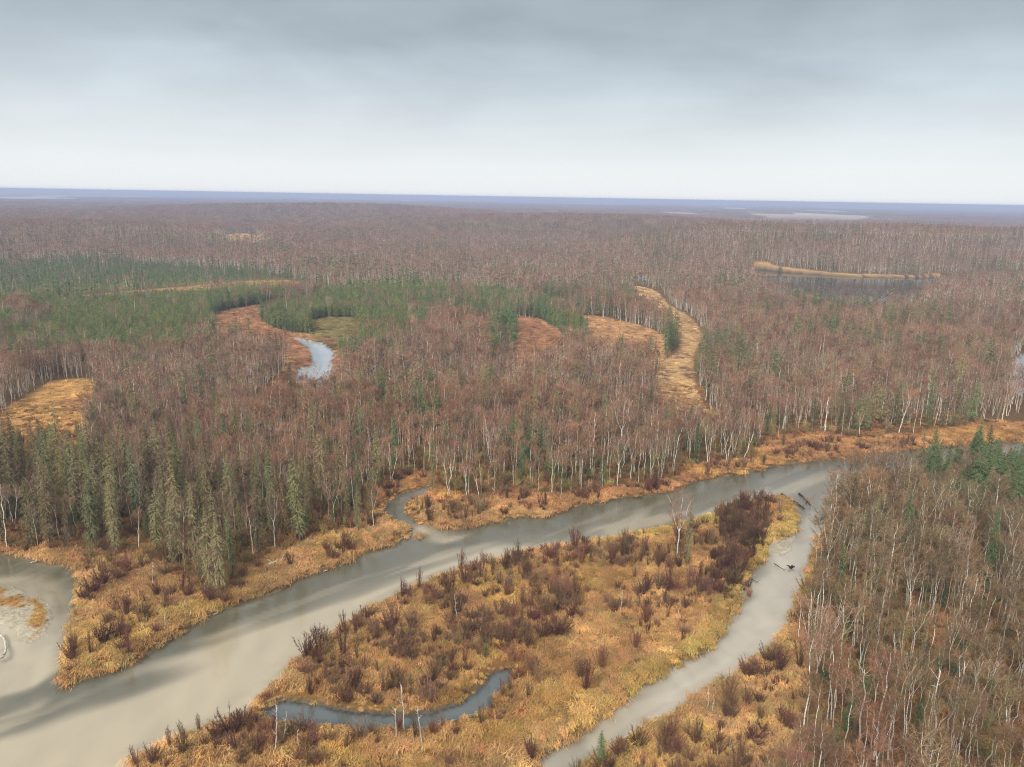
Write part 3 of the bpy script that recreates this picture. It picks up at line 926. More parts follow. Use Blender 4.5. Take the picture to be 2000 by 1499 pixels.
def instancer(name, label, coll, pts, rot, scl, idx, tint):
    me = bpy.data.meshes.new(name)
    me.vertices.add(len(pts))
    me.vertices.foreach_set('co', np.asarray(pts, np.float32).ravel())
    for nm, kind, key, arr in (('turn', 'FLOAT_VECTOR', 'vector', rot), ('size', 'FLOAT_VECTOR', 'vector', scl), ('pick', 'INT', 'value', idx), ('tint', 'FLOAT_VECTOR', 'vector', tint)):
        a = me.attributes.new(nm, kind, 'POINT')
        a.data.foreach_set(key, np.ascontiguousarray(arr, np.int32 if kind == 'INT' else np.float32).ravel())
    o = link(name, me)
    o['kind'] = 'stuff'
    o['label'] = label
    ng = bpy.data.node_groups.new(name + '_scatter', 'GeometryNodeTree')
    ng.interface.new_socket('Geometry', in_out='INPUT', socket_type='NodeSocketGeometry')
    ng.interface.new_socket('Geometry', in_out='OUTPUT', socket_type='NodeSocketGeometry')
    nd = ng.nodes
    gi, go = nd.new('NodeGroupInput'), nd.new('NodeGroupOutput')
    iop = nd.new('GeometryNodeInstanceOnPoints')
    ci = nd.new('GeometryNodeCollectionInfo')
    ci.inputs['Collection'].default_value = coll
    ci.inputs['Separate Children'].default_value = True
    ci.inputs['Reset Children'].default_value = True
    iop.inputs['Pick Instance'].default_value = True

    def attr(nm, dt):
        a = nd.new('GeometryNodeInputNamedAttribute')
        a.data_type = dt
        a.inputs['Name'].default_value = nm
        return a.outputs[0]
    e2r = nd.new('FunctionNodeEulerToRotation')
    L = ng.links.new
    L(attr('turn', 'FLOAT_VECTOR'), e2r.inputs[0])
    L(gi.outputs[0], iop.inputs['Points'])
    L(ci.outputs[0], iop.inputs['Instance'])
    L(attr('pick', 'INT'), iop.inputs['Instance Index'])
    L(e2r.outputs[0], iop.inputs['Rotation'])
    L(attr('size', 'FLOAT_VECTOR'), iop.inputs['Scale'])
    L(iop.outputs[0], go.inputs[0])
    md = o.modifiers.new('scatter', 'NODES')
    md.node_group = ng
    return o


def tree_tint(x, y, g):
    """birch crowns: rusty near the river, greyer or redder in patches"""
    n = fbm(x / 60, y / 60, 3)[:, None]
    a, b = np.array([1.08, 0.98, 0.86]), np.array([0.92, 1.0, 1.08])
    t = a * (1 - n) + b * n
    kind = g.random((len(x), 1))
    t = t * np.where(kind < 0.28, np.array([0.86, 0.98, 0.84]), np.where(kind < 0.5, np.array([1.05, 0.97, 0.96]), np.array([1.0, 1.0, 1.0])))
    t = np.where((np.hypot(x, y) < 300)[:, None] & (x > 55)[:, None] & (y < 230)[:, None], t * np.array([0.84, 0.99, 0.90]), t)
    return t * g.uniform(0.62, 1.38, (len(x), 1)) * (1 + g.normal(0, 0.035, (len(x), 3)))


birch_pts, spruce_pts = [], []      # each: x, y, z, rotx, roty, rotz, sx, sz, pick, tint3, px, py, depth


def stand(Q, lod, seed, dens=1.0):
    g = np.random.default_rng(seed)
    x, y = Q[:, 0], Q[:, 1]
    w = water_sd(Q)
    inw = np.maximum(sd(WOOD_N, Q), sd(WOOD_S, Q)) > 0
    inw |= np.hypot(x, y) > 900
    openm = np.full(len(Q), -60.0)
    for z in OPEN:
        openm = np.maximum(openm, sd(z, Q) + (3.0 if z is TRAIL else 0.0))
    keep = inw & (w < -1.2) & (openm < 0.5 + g.normal(0, 1.0, len(Q)))
    d = sd(W_LAKE, Q)
    keep &= ~((d > -(4 + 16 * np.maximum(fbm(x / 22, y / 22, 2) - 0.4, 0))) & (y > 690))
    near_edge = smooth(np.maximum(sd(WOOD_N, Q), sd(WOOD_S, Q)), 0, 45)
    dn = np.where((np.hypot(x, y) < 420) & (sd(WOOD_N, Q) > 0), 0.42 + 0.5 * near_edge, np.where(np.hypot(x, y) < 420, 0.62, 1.0))
    keep &= g.random(len(Q)) < dens * dn * (0.55 + 0.8 * fbm(x / 18, y / 18, 3))
    Q, x, y, w = Q[keep], x[keep], y[keep], w[keep]
    z = height(Q, w)
    bog = np.full(len(Q), -60.0)
    for s_ in SPR[:4]:
        bog = np.maximum(bog, sd(s_, Q))
    edge = np.full(len(Q), -60.0)
    for s_ in SPR[4:] + [SPR_R]:
        edge = np.maximum(edge, sd(s_, Q))
    left = sd(SPR_L, Q) > 0
    n = fbm(x / 45 + 3, y / 45, 3)
    ps = 0.05 + 0.45 * smooth(n, 0.50, 0.68)
    ps = np.where((sd(WOOD_S, Q) > 0), 0.02 + 0.10 * smooth(n, 0.5, 0.66), ps)
    ps = np.where(left, 0.58, ps)
    ps = np.where(edge > 0, 0.8, ps)
    ps = np.where(bog > -2, 0.985 - 0.3 * smooth(fbm(x / 40, y / 40 + 8, 2), 0.6, 0.75), ps)
    isb = g.random(len(Q)) > ps
    edge_f = smooth(-w, 1, 12)
    px, py, zz = pixel(x, y, z + 7)

    def rec(sel, h, slim, npk, off, tint, out):
        m = sel.sum()
        hs = h[sel]
        out.append(np.column_stack([x[sel], y[sel], z[sel], g.normal(0, 0.035, (m, 2)), g.uniform(0, 6.283, m), hs * slim[sel], hs, off + g.integers(0, npk, m), tint[sel], px[sel], py[sel], zz[sel], np.full(m, lod)]))

    hb = np.clip(g.normal(0.78, 0.16, len(Q)), 0.34, 1.15) * np.where((np.hypot(x, y) < 420) & (sd(WOOD_S, Q) > 0), 1.12, 1.0)
    hb = hb * (0.72 + 0.56 * fbm(x / 38 + 13, y / 38, 2))
    slim = g.uniform(0.8, 1.12, len(Q))
    nb, ob = ((NB0 - 3, 0), (NB1, NB0), (NB2, NB0 + NB1))[lod]
    rec(isb, hb, slim, nb, ob, tree_tint(x, y, g), birch_pts)
    hsz = np.clip(g.normal(0.74, 0.2, len(Q)), 0.3, 1.1)
    hsz = np.where(left, hsz * 1.28, hsz)
    bh = 0.34 + 0.2 * fbm(x / 50, y / 50, 2) + g.normal(0, 0.05, len(Q))
    bogf = (bog > 0) & (sd(SPR[3], Q) < 0)
    hsz = np.where(sd(SPR_R, Q) > 0, hsz * 0.9, hsz)
    hsz = np.where(bogf, np.clip(bh, 0.18, 0.6), np.where(bog > 0, hsz * 0.62, hsz))
    slims = np.where(bogf, g.uniform(1.3, 1.8, len(Q)), g.uniform(0.62, 0.95, len(Q)) if lod == 0 else g.uniform(0.8, 1.15, len(Q)))
    slims = np.where(sd(SPR_R, Q) > 0, g.uniform(1.0, 1.4, len(Q)), slims)
    tn = g.uniform(0.7, 1.35, (len(Q), 1)) * np.array([1.05, 1.0, 0.95]) * (1 + g.normal(0, 0.07, (len(Q), 3)))
    tg = g.uniform(0.65, 1.25, (len(Q), 1)) * np.array([0.60, 0.92, 0.72])
    tint = np.where(((bog > -5) | (edge > 0))[:, None], tg, tn)
    tint = np.where(bogf[:, None], tg * np.array([1.75, 1.4, 1.1]), tint)
    mixg = g.random(len(Q)) < 0.3
    tint = np.where((mixg & ~left)[:, None], tg, tint)
    ns, os_ = ((NS0, 0), (NS1, NS0), (NS2, NS0 + NS1))[lod]
    rec(~isb, hsz, slims, ns, os_, tint, spruce_pts)
    # bog spruce stands twice as dense
    return


stand(wedge_points(70, 290, 2.6, 21), 0, 31)
stand(wedge_points(290, 640, 2.9, 22), 1, 32)
q = wedge_points(290, 640, 2.1, 23)
bm = np.full(len(q), -60.0)
for s_ in SPR[:3]:
    bm = np.maximum(bm, sd(s_, q))
stand(q[bm > 0], 1, 33, 0.9)
stand(wedge_points(640, 1500, 3.9, 24), 2, 34)

q = wedge_points(75, 290, 4.2, 25)
q = q[(sd(WOOD_S, q) > 1.0) | (sd(WOOD_N, q) > 4.0)]
g = np.random.default_rng(26)
q = q[g.random(len(q)) < 0.28 + 0.4 * smooth(fbm(q[:, 0] / 30 + 4, q[:, 1] / 30, 2), 0.5, 0.65)]
m = len(q)
z = height(q, water_sd(q))
px, py, zz = pixel(q[:, 0], q[:, 1], z + 2)
hs = g.uniform(0.12, 0.38, m)
spruce_pts.append(np.column_stack([q, z, np.zeros((m, 2)), g.uniform(0, 6.28, m), hs * 1.7, hs, g.integers(0, NS0, m), g.uniform(0.6, 1.1, (m, 1)) * np.array([0.62, 0.95, 0.7]), px, py, zz, np.zeros(m)]))

q = wedge_points(150, 290, 2.4, 27)
stand(q[sd(SPR_R, q) > 0], 0, 35, 0.9)
B = np.concatenate(birch_pts)
S = np.concatenate(spruce_pts)


def far_blocks(r0, r1, step, seed, npk, off):
    g = np.random.default_rng(seed)
    Q = wedge_points(r0, r1, step, seed, 120, 0.35)
    openm = np.full(len(Q), -60.0)
    for z in FAR_M + FAR_W:
        openm = np.maximum(openm, sd(z, Q))
    x, y = Q[:, 0], Q[:, 1]
    keep = (openm < -step * 0.5) & (fbm(x / 500 + 31, y / 1500, 2) < (0.64 if r0 > 2500 else 0.9))
    Q = Q[keep]
    x, y = Q[:, 0], Q[:, 1]
    m = len(Q)
    z = relief(x, y) + 0.7
    nn = fbm(x / 300 + 5, y / 700, 3)
    pk = np.clip((nn * npk * 1.6 - npk * 0.3).astype(int) + g.integers(-1, 2, m), 0, npk - 1) if npk == 3 else g.integers(0, npk, m)
    sc = g.uniform(0.85, 1.15, m)
    px, py, zz = pixel(x, y, z)
    return np.column_stack([x, y, z, np.zeros((m, 2)), g.uniform(0, 6.283, m), np.ones(m), sc, off + pk, tree_tint(x, y, g), px, py, zz, np.full(m, 3)])


FAR = np.concatenate([far_blocks(1500, 3600, 17, 41, NB3, NB0 + NB1 + NB2), far_blocks(3600, 9000, 40, 42, NB4, NB0 + NB1 + NB2 + NB3)])

# ------------------------------------------------------------------ single trees one can pick out
def ordinal(k):
    names = ['first', 'second', 'third', 'fourth', 'fifth', 'sixth', 'seventh', 'eighth', 'ninth', 'tenth', 'eleventh', 'twelfth']
    if k <= 12:
        return names[k - 1]
    return '%d%s' % (k, 'th' if 10 <= k % 100 <= 20 else {1: 'st', 2: 'nd', 3: 'rd'}.get(k % 10, 'th'))


part_meshes = {}
for i, (t, b, c) in enumerate(B_LOD0):
    part_meshes['birch', i] = [('trunk', t.mesh('trunk', [M_BIRCH if i % 3 else M_ASPEN], True)), ('crown', join(b, c).mesh('crown', [M_LIMB, M_TWIG]))]
for i, (t, c) in enumerate(S_LOD0):
    part_meshes['spruce', i] = [('trunk', t.mesh('trunk', [M_SBARK], True)), ('crown', c.mesh('crown', [M_NEEDLE]))]


def plant_tree(name, kind, row, label, group, cat):
    e = bpy.data.objects.new(name, None)
    COL.objects.link(e)
    e.empty_display_size = 0.5
    e.location = row[0:3]
    e.rotation_euler = row[3:6]
    e.scale = (row[6], row[6], row[7])
    e['label'], e['category'], e['group'] = label, cat, group
    for pn, me in part_meshes[kind, int(row[8])]:
        o = bpy.data.objects.new(pn, me)
        COL.objects.link(o)
        o.parent = e
        o['tint'] = [float(v) for v in row[9:12]]
    return e


LOOK = {'single': 'single-stemmed', 'forked': 'fork-topped', 'twin': 'twin-stemmed', 'many': 'many-stemmed', 'slender': 'slender', 'fan': 'fan-shaped', 'lean': 'leaning'}


def hand(px, py, hm, style, rotz=0.0, tint=(1, 1, 1), slim=1.0):
    """a tree set by hand: base pixel, height in metres"""
    p = proj([(px, py)])[0]
    z = height(p[None], water_sd(p[None]))[0]
    s = hm / 15.0
    x_, y_, d_ = pixel(p[0], p[1], z + 7)
    return np.array([p[0], p[1], z, 0, 0, rotz, s * slim, s, STYLES.index(style), *tint, x_, y_, d_, 0])


HB = np.array([hand(*a) for a in [
    (729, 1038, 11, 'forked', 0.4, (1, 1, 1)), (876, 975, 15, 'twin', 1.0), (940, 996, 11, 'lean', 3.0, (1.1, 1.1, 1.1)), (1003, 955, 14, 'slender'), (1035, 950, 15, 'single', 1),
    (1051, 966, 13, 'slender', 2), (1077, 968, 14, 'forked', 0.3), (1096, 973, 13, 'slender', 1.2), (1115, 962, 15, 'single', 0.2), (1135, 966, 14, 'single', 2.2), (1206, 956, 15, 'forked', 1.9),
    (1213, 938, 14, 'twin', .4), (1247, 952, 14, 'single', 3), (1271, 944, 15, 'twin', 1), (1289, 946, 15, 'fan', .5), (1419, 906, 15, 'twin', .2), (1452, 901, 14, 'lean', 0.1),
    (1382, 899, 15, 'single', .6), (1342, 890, 15, 'forked', .6), (961, 922, 16, 'many', .4), (1322, 1104, 17, 'forked', 1.5, (1.1, .95, .9)),
    (1600, 1352, 17, 'fan', 0.2, (1.1, 1.1, 1.1), 1.2), (1645, 1497, 15, 'slender', 1), (1862, 1180, 16, 'fan', 1.2, (1, 1, 1), 1.3), (1690, 985, 14, 'forked', .4), (1700, 1010, 14, 'twin', 1.2)]])
tb = np.hypot(B[:, 0][:, None] - HB[:, 0], B[:, 1][:, None] - HB[:, 1]).min(1)
B = B[tb > 2.0]


def pick_largest(A, n, hm):
    """the n that show largest: tall in the picture and standing at an edge or near the lens"""
    inside = (A[:, 12] > 5) & (A[:, 12] < 1995) & (A[:, 13] < 1490) & (A[:, 15] == 0)
    Q = A[:, :2]
    edge = np.minimum(np.abs(sd(WOOD_N, Q)), np.abs(sd(WOOD_S, Q)))
    score = A[:, 7] * hm / A[:, 14] * (1 + 0.8 * np.exp(-edge / 7))
    score[~inside] = -1
    order = np.argsort(-score)[:n]
    m = np.zeros(len(A), bool)
    m[order] = True
    return m


selB = pick_largest(B, 300 - len(HB), 15)
BI = np.concatenate([HB, B[selB]])
selS = pick_largest(S, 240, 18)
HS = []
for (px, py, hm, k) in [(1177, 954, 9, 2), (1341, 1112, 15, 0), (412, 1168, 19, 0), (432, 1172, 18, 3), (385, 1120, 20, 2), (352, 1105, 18, 1), (228, 1095, 18, 2), (700, 1045, 12, 1), (845, 962, 16, 2), (1172, 1478 + 28, 6, 4)]:
    r_ = hand(px, py, hm, 'single')
    r_[6] = r_[7] = hm / 18.0
    r_[8] = k
    r_[9:12] = (1.35, 1.3, 1.25) if px < 450 else (0.7, 1.0, 0.8) if px in (1177, 1172) else (1.1, 1.05, 1.0)
    r_[6] *= 1.7 if hm < 10 else 0.75
    HS.append(r_)
HS = np.array(HS)
SI = np.concatenate([HS, S[selS]])


def zones(A):
    Q = A[:, :2]
    north = sd(WOOD_N, Q, 30)
    south = sd(WOOD_S, Q, 30)
    isl = sd(I_MAIN, Q) > 0
    z = np.where(isl, 'island', np.where(south > north, 'south', 'north'))
    return z


def label_trees(A, kind):
    zs = zones(A)
    out = [None] * len(A)
    for zn in ('island', 'south', 'north'):
        idx = np.nonzero(zs == zn)[0]
        if zn == 'north':
            up = idx[A[idx, 12] > 800]
            dn = idx[A[idx, 12] <= 800]
            for k, i in enumerate(up[np.argsort(A[up, 12])]):
                out[i] = ('on the far bank, %s %s upriver from the creek mouth' % (ordinal(k + 1), kind), '%s trees on the far bank upriver of the creek' % kind)
            for k, i in enumerate(dn[np.argsort(-A[dn, 12])]):
                out[i] = ('on the far bank, %s %s downriver from the creek mouth' % (ordinal(k + 1), kind), '%s trees on the far bank downriver of the creek' % kind)
        elif zn == 'south':
            dd = np.hypot(A[idx, 12] - 2000, A[idx, 13] - 1499)
            for k, i in enumerate(idx[np.argsort(dd)]):
                out[i] = ('in the near right wood, %s %s from the bottom right corner' % (ordinal(k + 1), kind), '%s trees in the near wood right of the channel' % kind)
        else:
            for k, i in enumerate(idx[np.argsort(A[idx, 12])]):
                out[i] = ('standing on the grassy island, %s %s from its downstream tip' % (ordinal(k + 1), kind), '%s trees on the island' % kind)
    return out


for row, (tail, grp) in zip(BI, label_trees(BI, 'birch')):
    st = STYLES[int(row[8])]
    plant_tree('birch_tree', 'birch', row, 'bare %s birch %s' % (LOOK[st], tail), grp, 'birch tree')
for row, (tail, grp) in zip(SI, label_trees(SI, 'spruce')):
    look = ('tall ' if row[7] > 0.95 else 'short ' if row[7] < 0.6 else '') + ('green' if row[9] < 0.85 * row[10] else 'olive')
    plant_tree('spruce_tree', 'spruce', row, '%s spruce %s' % (look, tail), grp, 'spruce tree')

# the rest of the wood
def as_stuff(name, label, coll, A):
    instancer(name, label, coll, A[:, 0:3], A[:, 3:6], np.column_stack([A[:, 6], A[:, 6], A[:, 7]]), A[:, 8].astype(int), A[:, 9:12])


as_stuff('birch_forest', 'leafless birch forest spreading to the horizon', C_BIRCH, np.concatenate([B[~selB], FAR]))
as_stuff('spruce_forest', 'dark green spruces among the birches and in the bogs', C_SPRUCE, S[~selS])

# ------------------------------------------------------------------ shrubs
def shrub_rows(Q, seed, hfun):
    g = np.random.default_rng(seed)
    w = water_sd(Q)
    z = height(Q, w)
    m = len(Q)
    px, py, zz = pixel(Q[:, 0], Q[:, 1], z + 1)
    h = hfun(Q, g)
    t = g.uniform(0.6, 1.35, (m, 1)) * (np.array([1.0, 1.0, 1.0]) + g.normal(0, 0.08, (m, 3)))
    t = np.where((g.random(m) < 0.35)[:, None], t * np.array([1.4, 1.6, 1.4]), t)
    return np.column_stack([Q, z, g.normal(0, 0.05, (m, 2)), g.uniform(0, 6.28, m), h * g.uniform(0.85, 1.2, m), h, g.integers(0, 8, m), t, px, py, zz, np.zeros(m)])


Q = wedge_points(75, 290, 1.9, 61)
g_ = np.random.default_rng(62)
w_ = water_sd(Q)
wood = np.maximum(sd(WOOD_N, Q), sd(WOOD_S, Q))
isl = sd(I_MAIN, Q)
n_ = fbm(Q[:, 0] / 9, Q[:, 1] / 9, 3)
thick = sd(THICKET, Q)
openshrub = (wood < 0) & (w_ < -0.7) & (sd(I_BAR, Q) < 0)
p_ = np.where(isl > 0, 0.09 + 0.85 * smooth(n_, 0.46, 0.57), 0.06 + 0.55 * smooth(n_, 0.47, 0.62))
p_ = np.where((isl > 0) & (w_ > -4.5) & (Q[:, 1] > 120) & (Q[:, 0] < 60), np.maximum(p_, 0.45), p_)
p_ = np.where((isl > 0) & (Q[:, 0] > 25) & (w_ > -4.0), 0.02, p_)
p_ = np.where(sd(W_SLOUGH, Q) > -3.5, 0.55, p_)
p_ = np.where(thick > 0, np.maximum(p_, 0.75), p_)
keepo = openshrub & (g_.random(len(Q)) < p_)
SH = shrub_rows(Q[keepo], 63, lambda q, g: np.clip(g.normal(0.75, 0.25, len(q)), 0.3, 1.3))
qt = wedge_points(75, 290, 1.15, 65)
qt = qt[np.random.default_rng(67).random(len(qt)) < 0.6 * smooth(sd(THICKET, qt) + 9 * (fbm(qt[:, 0] / 5, qt[:, 1] / 5, 3) - 0.5), -1, 5)]
SH = np.concatenate([SH, shrub_rows(qt, 66, lambda q, g: np.clip(g.normal(0.72, 0.2, len(q)), 0.35, 1.1))])
SH[:, 9:12] *= np.where(sd(THICKET, SH[:, :2]) > 0, 0.72, 1.0)[:, None]
keepw = (wood > 0) & (w_ < -0.7) & (g_.random(len(Q)) < 0.5)
SW = shrub_rows(Q[keepw], 64, lambda q, g: np.clip(g.normal(0.8, 0.25, len(q)), 0.3, 1.4))
SW[:, 9:12] *= np.array([1.35, 1.7, 1.25])

HSH = []
for (px, py, s, k) in [(182, 1165, 1.2, 4), (165, 1178, 1.1, 1), (200, 1150, 1.2, 4), (140, 1295, 1.1, 0), (600, 1290, 1.35, 0), (625, 1275, 1.2, 2), (450, 1440, 1.3, 4), (475, 1430, 1.1, 1), (425, 1450, 1.1, 1), (755, 965, 1.2, 4), (795, 935, 1.2, 1), (1260, 1165, 1.2, 0),
                      (1520, 1320, 1.3, 0), (1500, 1300, 1.1, 4), (1460, 1330, 1.0, 4), (985, 1012, 1.0, 1), (1085, 1250, 1.6, 4), (1060, 1255, 1.4, 1)]:
    r_ = hand(px, py, 15 * s, 'single')
    r_[8] = k
    r_[9:12] = (0.75, 0.7, 0.75)
    HSH.append(r_)
HSH = np.array(HSH)
insh = (SH[:, 12] > 3) & (SH[:, 12] < 1997) & (SH[:, 13] < 1492)
sc_ = np.where(insh, SH[:, 7] / SH[:, 14], -1)
sel = np.zeros(len(SH), bool)
sel[np.argsort(-sc_)[:300 - len(HSH)]] = True
ShI = np.concatenate([HSH, SH[sel]])
isl_ = sd(I_MAIN, ShI[:, :2]) > 0
sou_ = (~isl_) & (sd(WOOD_S, ShI[:, :2]) > sd(WOOD_N, ShI[:, :2]))
nor_ = ~isl_ & ~sou_
tip_i, tip_p, tip_s = proj([(486, 1385), (122, 1336), (1135, 1503)])
for msk, tip, txt, grp in ((isl_, tip_i, 'on the grassy island, %s shrub from its downstream tip', 'shrubs on the island'), (nor_, tip_p, 'on the far bank, %s shrub from the tip of the peninsula', 'shrubs on the far bank'),
                           (sou_, tip_s, 'on the near right bank, %s shrub from the bottom edge', 'shrubs on the near right bank')):
    idx = np.nonzero(msk)[0]
    dd = np.hypot(ShI[idx, 0] - tip[0], ShI[idx, 1] - tip[1])
    for k, i in enumerate(idx[np.argsort(dd)]):
        r_ = ShI[i]
        o = bpy.data.objects.new('alder_shrub', shrub_meshes[int(r_[8])])
        COL.objects.link(o)
        o.location, o.rotation_euler, o.scale = r_[0:3], r_[3:6], (r_[6], r_[6], r_[7])
        o['tint'] = [float(v) for v in r_[9:12]]
        o['label'] = ('tall dark ' if r_[7] > 1.0 else 'low brown ' if r_[7] < 0.6 else 'dark red-brown ') + 'bare shrub ' + txt % ordinal(k + 1)
        o['category'] = 'shrub'
        o['group'] = grp
as_stuff('brushwood', 'bare brown brush between the trees and along the banks', C_SHRUB, np.concatenate([SH[~sel], SW]))

# ------------------------------------------------------------------ grass
Q = wedge_points(72, 340, 0.95, 71, 120)
g_ = np.random.default_rng(72)
w_ = water_sd(Q)
wood = np.maximum(sd(WOOD_N, Q), sd(WOOD_S, Q))
r_ = np.hypot(Q[:, 0], Q[:, 1])
bar = sd(I_BAR, Q)
pg = np.where(wood < 1, 0.95, 0.28) * np.where(r_ > 230, 0.5, 1.0)
pg = np.where(bar > 0, np.where((bar > 0.6) & (fbm(Q[:, 0] / 5 + 7, Q[:, 1] / 7, 2) > 0.52), 0.6, 0.0), pg)
pg = np.where(sd(I_GRAVEL, Q) > -0.5, 0, pg)
keep = (w_ < -0.05) & (g_.random(len(Q)) < pg)
Q, wood, w_ = Q[keep], wood[keep], w_[keep]
x, y = Q[:, 0], Q[:, 1]
m = len(Q)
z = height(Q, w_)
flow = fbm(x / 11, y / 11, 3) * 14 + fbm(x / 3, y / 3, 2) * 2.0
n_ = fbm(x / 7 + 11, y / 7, 3)[:, None]
n2 = fbm(x / 22 + 50, y / 22, 2)[:, None]
tint = np.array([1.0, 1.0, 1.0]) * (0.55 + 0.9 * n_)
tint = np.where(n2 > 0.55, tint * np.array([0.97, 1.0, 0.85]), tint)
dull = 0.6 * smooth(fbm(x / 8 + 70, y / 8, 4), 0.46, 0.64)[:, None]
tint = tint * (1 - dull) + np.array([0.72, 0.66, 0.72]) * dull
tint = np.where((sd(I_MAIN, Q) > 0)[:, None] & (x > 20)[:, None] & (w_ > -4)[:, None], tint * np.array([1.0, 1.12, 0.9]), tint)
tint = np.where((sd(I_MAIN, Q) > 5)[:, None], tint * np.array([0.97, 0.93, 0.88]), tint)
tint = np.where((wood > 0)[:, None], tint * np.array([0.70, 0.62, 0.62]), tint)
far_b = (y > 190)[:, None] & (wood < 1)[:, None]
tint = np.where(far_b, tint * np.array([0.98, 0.88, 0.9]), tint)
tint = tint * g_.uniform(0.65, 1.3, (m, 1)) * (1 + g_.normal(0, 0.05, (m, 3)))
sc = g_.uniform(0.55, 1.3, m) * np.where(bar[keep] > 0, 0.45, 1.0) * np.where(sd(W_SLOUGH, Q) > -2.0, 0.5, 1.0) * np.where((sd(CREEK, Q) > 0) & (w_ > -2.5), 0.5, 1.0)
big = np.where(np.hypot(x, y) > 230, 1.3, 1.0)
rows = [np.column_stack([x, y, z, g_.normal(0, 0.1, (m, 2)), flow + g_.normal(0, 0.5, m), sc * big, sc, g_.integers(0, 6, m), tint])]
Q = wedge_points(290, 780, 2.1, 73, 120)
for zn, tn in ((BOG_A, (0.74, 0.60, 0.72)), (BOG_B, (0.80, 0.64, 0.75)), (BOG_C, (0.98, 0.92, 1.05)), (TRAIL, (1.08, 1.2, 1.5)), (CLEAR, (1.2, 1.2, 1.1)), (STRIP, (0.8, 0.82, 0.85)), (FEN, (0.45, 0.58, 0.5))):
    d = sd(zn, Q)
    q = Q[(d > 0) & (water_sd(Q) < -0.5) & (g_.random(len(Q)) < 0.5)]
    k_ = len(q)
    n_ = fbm(q[:, 0] / 5 + 5, q[:, 1] / 12, 4)
    rows.append(np.column_stack([q, height(q, water_sd(q)), g_.normal(0, 0.1, (k_, 2)), g_.uniform(0, 6.28, k_), g_.uniform(1.1, 1.9, k_), g_.uniform(0.35, 0.8, k_), g_.integers(0, 6, k_),
                                 np.array(tn) * (0.5 + 1.0 * n_[:, None]) * g_.uniform(0.7, 1.25, (k_, 1))]))
G = np.concatenate(rows)
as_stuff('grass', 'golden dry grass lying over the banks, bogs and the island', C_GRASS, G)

# ------------------------------------------------------------------ haze
def haze_box(half, z0, z1, density):
    v = [(sx * half, sy * half, z) for z in (z0, z1) for sx, sy in ((-1, -1), (1, -1), (1, 1), (-1, 1))]
    f = [(3, 2, 1, 0), (4, 5, 6, 7), (0, 1, 5, 4), (1, 2, 6, 5), (2, 3, 7, 6), (3, 0, 4, 7)]
    m, N = new_mat('haze')
    pv = N.n('ShaderNodeVolumePrincipled')
    pv.inputs['Color'].default_value = (0.64, 0.73, 1.0, 1)
    pv.inputs['Density'].default_value = density
    pv.inputs['Anisotropy'].default_value = 0.0
    out = N.n('ShaderNodeOutputMaterial')
    N.t.links.new(pv.outputs[0], out.inputs['Volume'])
    o = link('haze', add_mesh('haze', v, f, [m]))
    o['kind'] = 'stuff'
    o['label'] = 'thin bluish haze over the far forest'


haze_box(30000.0, -3.0, 83.0, 1.9e-4)


# ------------------------------------------------------------------ fallen logs, driftwood, dead trees
def log(name, pts, r0, mat, label, cat, lift=0.12, stubs=4, seed=0):
    rng = np.random.default_rng(900 + seed)
    q = proj(pts)
    w = water_sd(q)
    z = np.maximum(height(q, w), -0.05) + lift
    c = catmull(np.column_stack([q, z]), 4, False)
    c = np.concatenate([c, np.column_stack([q, z])[-1:]])
    c[1:-1] += rng.normal(0, 0.05, c[1:-1].shape)
    org = c[0].copy()
    c = c - org
    k = np.linspace(0, 1, len(c))
    g = Geo()
    tube(g, c, r0 * (1 - 0.6 * k), 6)
    for _ in range(stubs):
        t = rng.uniform(0.35, 0.95)
        i = int(t * (len(c) - 1))
        d = unit(rng.normal(0, 1, 3) + np.array([0, 0, 0.9])) * rng.uniform(0.6, 1.8)
        tube(g, np.array([c[i], c[i] + d * 0.5 + rng.normal(0, 0.05, 3), c[i] + d]), np.array([0.4, 0.25, 0.1]) * r0, 4)
    o = link(name, g.mesh(name, [mat], True))
    o.location = org
    o['tint'] = [1.0, 1.0, 1.0]
    o['label'], o['category'] = label, cat
    return o


